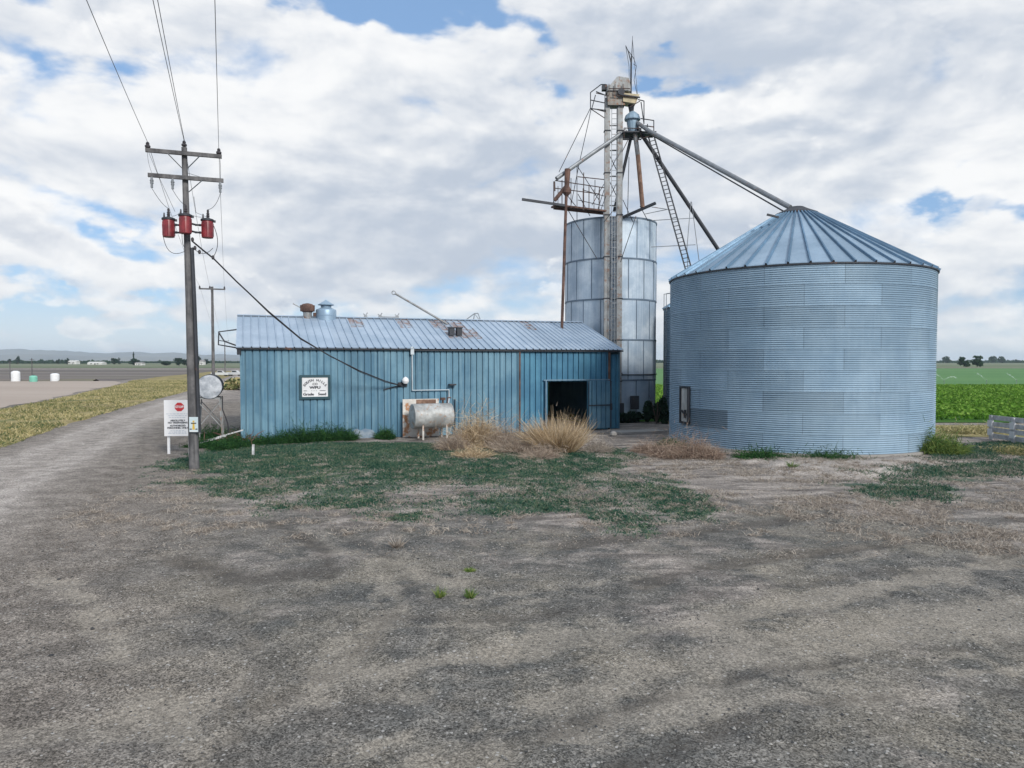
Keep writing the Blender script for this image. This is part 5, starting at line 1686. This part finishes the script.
def bush(name, label, cat, pos, w, d, h, n_, mat, leaf=0.09, group=None, stems=5):
    pos = Vector(pos)
    root = thing(name, pos, label, cat, group)
    ctrs = []
    lobes = [(RNG.uniform(-.45, .45) * w, RNG.uniform(-.35, .35) * d, RNG.uniform(.15, .75) * h, RNG.uniform(.14, .36)) for _ in range(9)]
    per = n_ // 9
    for (lx, ly, lz, s_) in lobes:
        v = RNG.normal(size=(per, 3)); v /= np.linalg.norm(v, axis=1)[:, None]
        v *= RNG.uniform(.35, 1, per)[:, None] ** .5
        ctrs.append(np.stack([pos.x + lx + v[:, 0] * s_ * w * .7, pos.y + ly + v[:, 1] * s_ * d * .7, pos.z + np.abs(lz * .75 + v[:, 2] * s_ * h * .8)], 1))
    c_ = np.vstack(ctrs)
    V, F = leaf_quads(c_, RNG.uniform(.6, 1.5, len(c_)) * leaf)
    np_mesh('foliage', V, F, mat, tone=RNG.uniform(0, 1, len(c_)), parent=root)
    m = MB()
    for k in range(stems):
        e = pos + Vector((RNG.uniform(-.4, .4) * w, RNG.uniform(-.4, .4) * d, h * RNG.uniform(.4, .8)))
        m.tube([pos, (pos + e) / 2 + Vector((.05, 0, .05)), e], [.03, .02, .008], 5)
    m.build('stem', M['bark'], root)
    return root


WG = 'green weeds along the building feet'
for px, py, w, h, lb in ((266, 445, 2.0, .45, 'low dark green weed at the left corner of the shed'), (298, 443, 1.9, .6, 'dark green weed under the painted sign'), (322, 442, 1.7, .55, 'dark green weed right of the painted sign along the wall'),
                         (343, 440, 1.1, .45, 'last small green weed before the faded wall patch'), (386, 439, .8, .4, 'small dark weed left of the rusty sheet')):
    t_ = -0.35
    s__ = s_of(px, t_); q_ = S(s__, t_, 0); q_.z = float(gz(q_.x, q_.y))
    clump('green_weed', lb, 'weed', q_, w * 1.05, h * (1.35 if px > 280 else 1.0), 2600, M['weed'], WG, 'dome', .026)
for px, py, w, h, lb in ((232, 446, 1.6, .55, 'light green weed left of the shed corner'), (222, 449, 1.2, .4, 'low weed at the foot of the tank stand'), (762, 458, 2.2, .3, 'low green strip weed along the wide bin left part'), (830, 460, 2.4, .3, 'low green strip weed along the wide bin middle'),
                         (928, 452, 1.5, .7, 'bright leafy weed at the right edge of the wide bin'), (945, 452, 1.3, .55, 'yellow green weed just right of the wide bin'), (672, 447, 1.2, .4, 'green weed in the gap left of the wide bin')):
    clump('green_weed', lb, 'weed', GP(px, py), w * 1.0, h * (1.4 if px > 700 else 1.0), 2400, M['weed'] if px < 900 else M['bright_weed'], WG, 'dome', .03)
for px, py, w, h, lb in ((205, 447, 1.3, .55, 'green weed between the white notice and the tank stand'), (214, 438, 1.6, .7, 'tall rank weed under the raised white tank'), (240, 441, 1.2, .6, 'rank weed beside the branch pile by the shed corner')):
    clump('green_weed', lb, 'weed', GP(px, py), w, h, 1400, M['weed'], WG, 'dome', .028)
bush('dark_shrub', 'dark shrub in the shaded gap between tall silo and wide bin', 'shrub', Vector((8.35, 41.0, 0)), 1.3, 1.2, 2.4, 1600, M['dark_tree'], .13, None)
bush('dark_shrub', 'low dark shrub at the foot of the tall silo', 'shrub', Vector((6.9, 41.4, 0)), 2.2, 1.0, 0.9, 1400, M['dark_tree'], .11, None)
bush('dry_bush', 'yellowish bush beyond the raised tank beside the shed gable', 'bush', Vector((P(238, 361, 88).x, 88, 0)), 4.5, 3, 2.0, 1500, M['verge'], .3, None)
for px, py, w, h, lb in ((960, 433, 2.4, .5, 'golden dry grass clump right of the wide bin'), (985, 434, 1.8, .45, 'golden dry grass clump by the left end of the white board fence'), (1012, 452, 1.6, .4, 'pale dry grass clump under the white board fence')):
    clump('straw_clump', lb, 'dry grass', GP(px, py), w, h, 1500, M['verge'], 'dry clumps right of the wide bin', 'dome', 0.028)
# debris pile of branches
dp = GP(232, 442)
deb = thing('branch_pile', dp, 'pile of brown branches and boards left of the shed', 'branch pile')
m = MB()
for k in range(46):
    a = dp + Vector((RNG.normal(0, .45), RNG.normal(0, .45), abs(RNG.normal(0, .12)))); e = a + Vector((RNG.normal(0, .6), RNG.normal(0, .4), RNG.uniform(0, .5)))
    m.tube([a, (a + e) / 2 + Vector((0, 0, RNG.uniform(-.05, .1))), e], [.03, .022, .01], 5)
m.build('branch', M['branch'], deb)
m = MB(); m.bar(P(206, 440.5, 30.2), P(243, 430, 30.6), 0.09, 0.05); m.bar(P(200, 443, 29.6), P(226, 436, 30.0), 0.08, 0.05); m.build('board', M['grey_wood'], deb)
# stake near shed corner
q = GP(253, 455)
stk = thing('wooden_stake', q, 'short pale wooden stake at the left end of the lawn', 'stake')
m = MB(); m.bar(q - UP * .05, q + UP * .42 + XX * .02, .09, .07); m.build('post', M['grey_wood'], stk)
m = MB(); m.tube([q + UP * .3, q + UP * .7 - XX * .1, q + UP * 1.0 + XX * .05], [.012, .01, .005], 5); m.tube([q + UP * .6 - XX * .1, q + UP * .9 - XX * .3], [.01, .004], 5); m.build('dry_stem', M['branch'], stk)
# pale stone by the door leaf
q = GP(613.5, 436)
m = MB(); m.lathe(q, [(.12, 0), (.17, .06), (.16, .16), (.09, .22), (.02, .24)], 9); tag(m.build('stone', M['concrete']), 'pale round stone at the corner of the door leaf', 'stone')
# concrete threshold slab
sl_ = MB(); sl_.box(S(SL + .5, -2.2, 0.05), (2.6, 1.1, 0.1), (SU, SN, UP)); tag(sl_.build('concrete_slab', M['concrete']), 'grey concrete slab on the ground before the silo gap', 'slab')
# white weathered board fence on the right
fa, fb = GP(989.5, 438.5), GP(1016.5, 442.5)
fd = (fb - fa); fd.z = 0; fl = fd.length; fd.normalize(); fn = Vector((-fd.y, fd.x, 0))
fen = thing('board_fence', fa, 'weathered white wooden board fence panel on the right', 'fence')
for k in (0.1, 0.92, 1.75):
    m = MB(); q = fa + fd * (fl * k); m.box(q + UP * .55 - fn * .05, (0.14, 0.1, 1.1), (fd, fn, UP)); m.build('post', M['grey_wood'], fen)
for i, z_ in enumerate((.18, .45, .72, 1.0)):
    m = MB(); m.box(fa + fd * (fl * .95) + UP * (z_ + .02 * (i % 2)), (fl * 1.95, 0.035, 0.21), (fd, fn, (UP + fd * (.02 * (i - 1.5))).normalized())); m.build('board', M['grey_wood'], fen)
m = MB()
for k in (.1, .92):
    for z_ in (.35, .75): m.box(fa + fd * (fl * k) + UP * z_ - fn * .13, (0.26, .03, .3), (fd, fn, UP))
m.build('gusset', M['white'], fen)

# sprinklers in the far field
mist, nt = new_mat('water_spray'); n = N(nt)
n.out((0.75, 0.82, 0.84), 0.5, alpha=n.math('MULTIPLY', n.smooth(n.noise(n.pos(), 3.0, 4), .3, .7), .3))
for px, lb in ((944.5, 'field sprinkler spraying just right of the wide bin'), (1017, 'field sprinkler spraying at the right edge of the field'), (987, 'field sprinkler with faint spray in the middle of the far field')):
    q = P(px, 361, 106); q.z = 0
    r_ = thing('sprinkler', q, lb, 'sprinkler', 'field sprinklers')
    m = MB(); m.tube([q, q + UP * .7], .03, 6); m.lathe(q + UP * .7, [(.05, 0), (.06, .05), (.02, .1)], 8); m.build('riser', M['grey_steel'], r_)
    for sx in ((-1, 1) if px < 980 else (-1,)):
        m = MB()
        L_ = 1.4 if sx < 0 else 1.75
        m.tube([q + UP * .75 + XX * (sx * L_ * t) + UP * ((1.5 * t - 1.15 * t * t) if sx > 0 else (1.2 * t - .2 * t * t)) for t in np.linspace(0, 1, 9)], [.02 + .10 * t for t in np.linspace(0, 1, 9)], 8)
        m.build('spray', mist, r_, True)


# ------------------------------------------------------------------ far trees, houses, tanks
def tree(label, px, Y, h, w, mat, n_=900, shape='round', trunk=0.2, group='far trees'):
    q = P(px, 361, Y); q.z = 0
    r_ = thing('tree', q, label, 'tree', group)
    m = MB()
    top = q + UP * h * .75
    m.tube([q - UP * .2, q + UP * h * .3 + XX * .1, top], [h * .035, h * .025, h * .008], 7)
    for k in range(6):
        z_ = h * RNG.uniform(.25, .6); a = RNG.uniform(0, 6.28)
        e = q + Vector((math.cos(a) * w * .35, math.sin(a) * w * .35, z_ + h * .2))
        m.tube([q + UP * z_, (q + UP * z_ + e) / 2 + UP * .1, e], [h * .014, h * .01, h * .004], 5)
    m.build('trunk', M['bark'], r_)
    cs = []
    nl = 14
    for k in range(nl):
        if shape == 'poplar':
            z_ = h * (.12 + .8 * k / nl); rad_ = w * .5 * (1 - k / nl) ** .6 * .8
            c_ = np.array([RNG.normal(0, w * .06), RNG.normal(0, w * .06), z_]); s_ = np.array([rad_, rad_, h * .09])
        else:
            a = RNG.uniform(0, 6.28); rr2 = w * .34 * math.sqrt(RNG.uniform(0, 1)); z_ = h * RNG.uniform(.16, .84)
            f_ = 1 - abs(z_ / h - .5) * .7
            c_ = np.array([math.cos(a) * rr2 * f_, math.sin(a) * rr2 * f_, z_]); s_ = np.array([w * .2, w * .2, h * .14]) * RNG.uniform(.7, 1.2)
        v = RNG.normal(size=(n_ // nl, 3)); v /= np.linalg.norm(v, axis=1)[:, None]; v *= RNG.uniform(.2, 1, (n_ // nl, 1)) ** .4
        cs.append(c_ + v * s_)
    c_ = np.vstack(cs) + np.array(q)
    c_[:, 2] = np.maximum(c_[:, 2], .2)
    V, F = leaf_quads(c_, RNG.uniform(.6, 1.4, len(c_)) * max(.35, w * .085))
    np_mesh('crown', V, F, mat, tone=RNG.uniform(0, 1, len(c_)), parent=r_)
    return r_


for px, Y, h, w, sh_, lb in (
        (964, 430, 6.4, 8.0, 'round', 'left of two round trees at the far edge of the irrigated field'), (977.5, 432, 7.4, 8.6, 'round', 'right of two round trees at the far edge of the irrigated field'),
        (993.5, 1150, 12, 15, 'round', 'tall far tree in the right treeline, left of its pair'), (1001.5, 1160, 12, 14, 'round', 'tall far tree in the right treeline, right of its pair'),
        (946, 1150, 11.5, 15, 'round', 'domed far tree nearest the wide bin'), (1017, 1180, 7.5, 9, 'round', 'small far tree at the right end of the treeline'),
        (133.5, 600, 5.6, 10.5, 'round', 'dark far tree spreading at the foot of the spire'), (133.6, 605, 12.0, 2.2, 'poplar', 'thin dark poplar spire before the hills'),
        (179, 470, 6.0, 7.4, 'round', 'dark round far tree just left of the wooden pole'), (186, 480, 5.6, 6, 'round', 'dark far tree half behind the wooden pole'),
        (199, 700, 9.5, 7, 'round', 'far tree right of the wooden pole by the small white house'), (206, 690, 6, 7.5, 'round', 'low dark far tree right of the small white house'),
        (18, 760, 9.5, 5.5, 'round', 'pointed dark far tree behind the tall white tank'), (9.5, 770, 6.5, 5, 'round', 'dark far tree near the left edge'), (58, 760, 6.5, 4, 'round', 'dark far tree above the right white tank'),
        (67.5, 740, 7.0, 4, 'round', 'narrow dark far tree left of the pale sheds'), (114, 700, 6.5, 9, 'round', 'far tree between the pale sheds and the poplar'), (119, 710, 7.5, 4, 'round', 'taller far tree left of the poplar'), (166, 560, 4, 9, 'round', 'low far tree left of the dark round tree')):
    tree(lb, px, Y, h, w, M['dark_tree'] if px < 300 else M['tree'], 700, sh_)
# treeline masses
for nm, x0, x1, Y, h in (('treeline', 920, 1150, 1250, 6.5), ('treeline', -120, 110, 900, 5.5), ('treeline', 100, 250, 1100, 4.5), ('treeline', 610, 700, 1300, 7.0)):
    k = 9000
    px = RNG.uniform(x0, x1, k)
    Yv = Y + RNG.uniform(0, 60, k)
    hh = h * (0.55 + .45 * np.array([abs(mnoise.fractal((p * .11, Y, 0), .7, 2, 4)) * 1.6 for p in px]))
    c_ = np.stack([(px - 512) / FPX * Yv, Yv, RNG.uniform(0, 1, k) * hh], 1)
    V, F = leaf_quads(c_, RNG.uniform(.8, 2.0, k))
    tag(np_mesh(nm, V, F, M['tree'], tone=RNG.uniform(0, 1, k)), kind='stuff')


def house(label, px, Y, w, d, h, rh, group='far farm buildings', wallm='house_white', roofm='house_roof'):
    q = P(px, 361, Y); q.z = 0
    r_ = thing('farm_building', q, label, 'building', group)
    m = MB(); m.box(q + UP * h / 2, (w, d, h)); m.build('wall', M[wallm], r_)
    m = MB(); prism(m, [(q.x, q.z), (q.x, q.z), (q.x, q.z)], 0, 0) if False else None
    a, b = w / 2 + .3, d / 2 + .3
    m.add([q + Vector((-a, -b, h)), q + Vector((a, -b, h)), q + Vector((a, b, h)), q + Vector((-a, b, h)), q + Vector((-a, 0, h + rh)), q + Vector((a, 0, h + rh))],
          [(0, 1, 5, 4), (2, 3, 4, 5), (0, 4, 3), (1, 2, 5), (3, 2, 1, 0)]); m.build('roof', M[roofm], r_)
    m = MB()
    for k in (-.25, .2): m.box(q + Vector((w * k, -d / 2 - .03, h * .5)), (w * .12, .06, h * .4))
    m.build('window', M['glass'], r_)
    m = MB(); m.box(q + Vector((w * .02, -d / 2 - .03, h * .36)), (w * .09, .06, h * .7)); m.build('door', M['dark_steel'], r_)


house('long pale far shed right of the narrow dark tree', 74, 780, 9, 7, 3.0, 1.3, wallm='house_white', roofm='house_white')
house('low white far sheds left of the poplar', 97, 690, 14, 8, 1.8, 1.1, roofm='house_white')
house('small white far house right of the wooden pole', 202.5, 640, 3.4, 5, 3.2, 1.4)
house('pale far building under the poplar tree', 140, 590, 6, 5, 1.8, .8)

TK = [(15.3, 126, 1.75, 2.3, 'poly_tank', 'tall white plastic tank on the left field edge'), (33.0, 123, 1.5, 1.35, 'green_tank', 'short green plastic tank between two white tanks'), (54.6, 127, 1.75, 1.75, 'poly_tank', 'white domed plastic tank right of the green one')]
for px, Y, w, h, mt, lb in TK:
    q = P(px, 361, Y); q.z = 0
    r_ = thing('plastic_tank', q, lb, 'tank', 'plastic tanks on the field edge')
    m = MB(); w *= .8; h *= .82; rr3 = w / 2
    pr = [(rr3, 0)]
    for k in range(1, 9): pr += [(rr3, h * .8 * k / 9 - .03), (rr3 + .03, h * .8 * k / 9), (rr3, h * .8 * k / 9 + .03)]
    pr += [(rr3, h * .82), (rr3 * .9, h * .9), (rr3 * .5, h * .97), (.25, h)]
    m.lathe(q, pr, 20); m.build('body', M[mt], r_, True)
    m = MB(); m.lathe(q + UP * h, [(.25, -.03), (.27, .06), (.1, .1), (.02, .1)], 14); m.build('lid', M['dark_steel'], r_)
# field edge posts
for px, y0, lb in ((9.8, 361, 'thin far post left of the tall white tank'), (31.8, 358, 'thin far post behind the green tank')):
    q = P(px, 361, 130); q.z = 0
    m = MB(); m.tube([q, q + UP * (P(px, y0, 130).z)], [.09, .06], 7); m.bar(q + UP * (P(px, y0, 130).z - .3) - XX * .4, q + UP * (P(px, y0, 130).z - .3) + XX * .4, .07)
    tag(m.build('field_post', M['wood_pole']), lb, 'post', 'thin posts on the field edge')
# ditch bank line
m = MB()
for i in range(60):
    x0 = -75 - i * 5.0; y0 = 128 - i * .14
    m.add([(x0, y0 - 1.2, .0), (x0 - 5, y0 - 1.34, .0), (x0 - 5, y0 - .14, .35 + .15 * mnoise.noise((x0 - 5, 0, 0))), (x0, y0, .35 + .15 * mnoise.noise((x0, 0, 0))), (x0 - 5, y0 + 1.0, 0), (x0, y0 + 1.14, 0)], [(0, 3, 2, 1), (3, 5, 4, 2)])
tag(m.build('ditch_bank', M['dark_field']), kind='structure')


def pickup(label, px, Y, rot):
    q = P(px, 361, Y); q.z = 0
    r_ = thing('pickup_truck', q, label, 'pickup truck', 'white pickups parked far behind')
    X_, Y_ = Vector((math.cos(rot), math.sin(rot), 0)), Vector((-math.sin(rot), math.cos(rot), 0))
    def pr(prof, w, name, mt, off=0):
        m = MB(); n_ = len(prof)
        m.add([q + X_ * x + UP * z + Y_ * (-w / 2) for x, z in prof] + [q + X_ * x + UP * z + Y_ * (w / 2) for x, z in prof], [tuple(range(n_))[::-1], tuple(range(n_, 2 * n_))] + [(i, (i + 1) % n_, (i + 1) % n_ + n_, i + n_) for i in range(n_)])
        return m.build(name, M[mt], r_)
    pr([(-2.7, .45), (2.7, .45), (2.75, .8), (2.6, 1.1), (1.3, 1.2), (-2.7, 1.2)], 1.9, 'body', 'car_white')
    pr([(-.9, 1.2), (1.3, 1.2), (.7, 1.8), (-.75, 1.85)], 1.7, 'cab', 'car_white')
    m = MB()
    for sgn in (-1, 1): m.add([q + X_ * x + UP * z + Y_ * (sgn * .86) for x, z in ((-.7, 1.28), (1.0, 1.28), (.6, 1.72), (-.65, 1.75))], [(0, 1, 2, 3)])
    m.build('window', M['glass'], r_)
    r_.scale = (.72, .72, .72)
    for x in (-1.7, 1.75):
        for sgn in (-1, 1):
            m = MB(); m.lathe(q + X_ * x + UP * .4 + Y_ * (sgn * .8), [(.1, -.12), (.4, -.12), (.4, .12), (.1, .12)], 16, axis=Y_); m.build('wheel', M['rubber'], r_)


PK = 0.7
pickup('white pickup parked far behind the raised tank', 220, 168, 0.2)
pickup('white pickup parked far off beside the shed gable', 235, 172, -0.1)

# ------------------------------------------------------------------ haze: pale even air round the whole scene
hzm, nt = new_mat('haze_air'); n = N(nt)
pvn = n.node('ShaderNodeVolumePrincipled')
pvn.inputs['Color'].default_value = (0.72, 0.85, 1.0, 1)
pvn.inputs['Density'].default_value = 0.000115
pvn.inputs['Anisotropy'].default_value = 0.2
o_ = n.node('ShaderNodeOutputMaterial'); nt.links.new(pvn.outputs[0], o_.inputs['Volume'])
m = MB(); m.box((0, 5800, 60), (20000, 12600, 125)); hz_o = m.build('haze', hzm); tag(hz_o, kind='stuff')

# ------------------------------------------------------------------ sky and light
SUN_AZ, SUN_EL = R(149), R(30)   # azimuth from +Y towards +X
world = bpy.data.worlds.new('World'); scene.world = world
world.use_nodes = True
nt = world.node_tree
for nd in list(nt.nodes): nt.nodes.remove(nd)
n = N(nt)
sky = n.node('ShaderNodeTexSky', sky_type='NISHITA')
sky.sun_disc = False; sky.sun_elevation = SUN_EL; sky.sun_rotation = SUN_AZ
sky.dust_density = 0.4; sky.ozone_density = 2.5; sky.air_density = 1.0
tc = n.node('ShaderNodeTexCoord').outputs['Generated']
sx = n.node('ShaderNodeSeparateXYZ'); n.set(sx.inputs[0], tc)
az = n.math('ARCTAN2', sx.outputs[0], sx.outputs[1])
elv = n.math('ARCSINE', sx.outputs[2])
pvec = n.vmath('MULTIPLY', tc, (1.0, 1.0, 2.1))
wn = n.node('ShaderNodeTexNoise'); n.set(wn.inputs['Vector'], pvec); wn.inputs['Scale'].default_value = 7.5; wn.inputs['Detail'].default_value = 7
ws_ = n.node('ShaderNodeSeparateColor'); n.set(ws_.inputs[0], wn.outputs['Color'])
azw = n.math('ADD', az, n.math('MULTIPLY_ADD', ws_.outputs[0], 0.34, -0.17))
elw = n.math('ADD', elv, n.math('MULTIPLY_ADD', ws_.outputs[1], 0.22, -0.11))


def blob(px, py, sx_, sy_):
    d = ray(px, py).normalized()
    a, e = math.atan2(d.x, d.y), math.asin(d.z)
    u = n.math('DIVIDE', n.math('SUBTRACT', azw, a), sx_ / FPX)
    v = n.math('DIVIDE', n.math('SUBTRACT', elw, e), sy_ / FPX)
    r2 = n.math('ADD', n.math('MULTIPLY', u, u), n.math('MULTIPLY', v, v))
    return n.math('EXPONENT', n.math('MULTIPLY', r2, -1.0))


def fbm(vec, scale, detail=8, rough=0.55, dist=0.0): return n.noise(vec, scale, detail, rough, dist)


sund = Vector((math.sin(SUN_AZ) * math.cos(SUN_EL), math.cos(SUN_AZ) * math.cos(SUN_EL), math.sin(SUN_EL)))
dens = fbm(pvec, 5.5, 8, 0.52, 0.2)
pv2 = n.vmath('ADD', pvec, (-0.010, 0.0, 0.030))
dens2 = fbm(pv2, 5.5, 8, 0.52, 0.2)
cover = n.math('MULTIPLY_ADD', dens, 1.5, -0.2)
for px, py, a, b, k in ((345, 12, 70, 24, -.5), (480, 30, 60, 20, -.42), (556, 48, 34, 18, -.34), (648, 74, 26, 14, -.4), (25, 12, 50, 22, -.34), (130, 232, 60, 16, -.34), (70, 312, 130, 24, -.42), (180, 335, 120, 18, -.35),
                        (1000, 202, 40, 14, -.32), (960, 318, 50, 14, -.2), (640, 0, 200, 30, .2), (330, 170, 260, 130, .28), (850, 130, 200, 120, .3), (60, 215, 120, 60, .2)):
    cover = n.math('MULTIPLY_ADD', blob(px, py, a, b), k, cover)
cfac = n.smooth(cover, 0.34, 0.62)
shade = n.math('MULTIPLY_ADD', n.math('SUBTRACT', dens, dens2), 2.4, 0.60)
shade = n.math('MULTIPLY_ADD', n.math('SUBTRACT', fbm(pvec, 2.6, 4, .5), .5), -0.9, shade)
for px, py, a, b, k in ((470, 220, 150, 70, -.36), (300, 265, 120, 22, -.12), (690, 40, 150, 36, -.42), (930, 85, 150, 44, -.40), (620, 255, 150, 36, -.40), (800, 190, 160, 40, -.16), (60, 150, 120, 30, -.16), (950, 250, 100, 30, -.18), (420, 160, 120, 40, -.1),
                        (760, 88, 110, 16, .5), (60, 245, 110, 34, .4), (110, 70, 120, 50, .18), (300, 90, 130, 60, .16), (940, 205, 130, 34, .34), (560, 300, 200, 26, .16), (520, 90, 100, 40, .12), (380, 5, 60, 14, .25)):
    shade = n.math('MULTIPLY_ADD', blob(px, py, a, b), k, shade)
shade = n.math('MINIMUM', n.math('MAXIMUM', shade, 0.0), 1.0)
ccol = n.mix(n.smooth(shade, 0.02, 0.98), (4.2, 4.7, 5.5), (7.6, 7.65, 7.7))
skyc = n.mix(0.6, sky.outputs[0], (2.3, 3.9, 6.5))
# pale band of thin cloud near the horizon
hb = n.smooth(elv, 0.0, 0.10, 0.75, 0.0)
skyc = n.mix(hb, skyc, (6.3, 6.8, 7.2))
col = n.mix(cfac, skyc, ccol)
# crisp cumulus heaps in front of the veil
pq = n.vmath('MULTIPLY', tc, (1.0, 1.0, 1.7))
cb = fbm(pq, 9.0, 10, 0.56, 0.15)
cb2 = fbm(n.vmath('ADD', pq, (0.006, -0.004, 0.022)), 9.0, 10, 0.56, 0.15)
heap = n.math('MULTIPLY_ADD', fbm(pq, 3.1, 3, 0.5), 0.55, n.math('MULTIPLY_ADD', cb, 1.0, -0.42))
for px, py, a, b, k in ((60, 250, 120, 34, .20), (750, 88, 130, 22, .22), (950, 215, 120, 40, .18), (70, 60, 90, 40, .14), (470, 8, 130, 16, .16), (420, 345, 260, 16, .12), (560, 300, 120, 26, .16), (30, 305, 60, 10, .2), (300, 320, 90, 14, .16), (850, 250, 120, 20, .1), (860, 130, 120, 24, .14), (690, 230, 60, 14, .15),
                        (350, 14, 80, 24, -.28), (480, 34, 50, 16, -.2), (130, 232, 50, 14, -.15), (645, 74, 26, 20, -.3), (470, 200, 180, 60, -.12), (700, 30, 120, 24, -.12)):
    heap = n.math('MULTIPLY_ADD', blob(px, py, a, b), k, heap)
hf = n.smooth(heap, 0.50, 0.60)
hs_ = n.math('MULTIPLY_ADD', n.math('SUBTRACT', cb, cb2), 4.5, 0.66)
hs_ = n.math('ADD', hs_, n.smooth(heap, 0.72, 0.50, -0.25, 0.18))
hcol = n.mix(n.math('MINIMUM', n.math('MAXIMUM', hs_, 0.0), 1.0), (4.6, 5.0, 5.7), (7.9, 7.9, 7.9))
col = n.mix(n.math('MULTIPLY', hf, 0.7), col, hcol)
bg = n.node('ShaderNodeBackground'); n.set(bg.inputs['Color'], col); bg.inputs['Strength'].default_value = 0.085
wo_ = n.node('ShaderNodeOutputWorld'); nt.links.new(bg.outputs[0], wo_.inputs['Surface'])

sun = bpy.data.lights.new('sun', 'SUN'); sun.energy = 2.1; sun.angle = R(12); sun.color = (1.0, 0.95, 0.88)
so_ = bpy.data.objects.new('sun', sun); COL.objects.link(so_)
so_.rotation_euler = (-sund).to_track_quat('-Z', 'Y').to_euler()

cam = bpy.data.cameras.new('camera'); cam.sensor_width = 36.0; cam.lens = FPX / 1024 * 36.0; cam.clip_start = 0.1; cam.clip_end = 40000
co = bpy.data.objects.new('camera', cam); COL.objects.link(co); co.location = CAM; co.rotation_euler = (math.pi / 2 - PITCH, 0, 0)
scene.camera = co
scene.view_settings.view_transform = 'Standard'; scene.view_settings.look = 'None'
scene.view_settings.exposure = 0.6; scene.view_settings.gamma = 1.0; scene.view_settings.use_curve_mapping = False
scene.cycles.max_bounces = 6; scene.cycles.volume_bounces = 1; scene.cycles.use_denoising = True
scene.cycles.caustics_reflective = False; scene.cycles.caustics_refractive = False
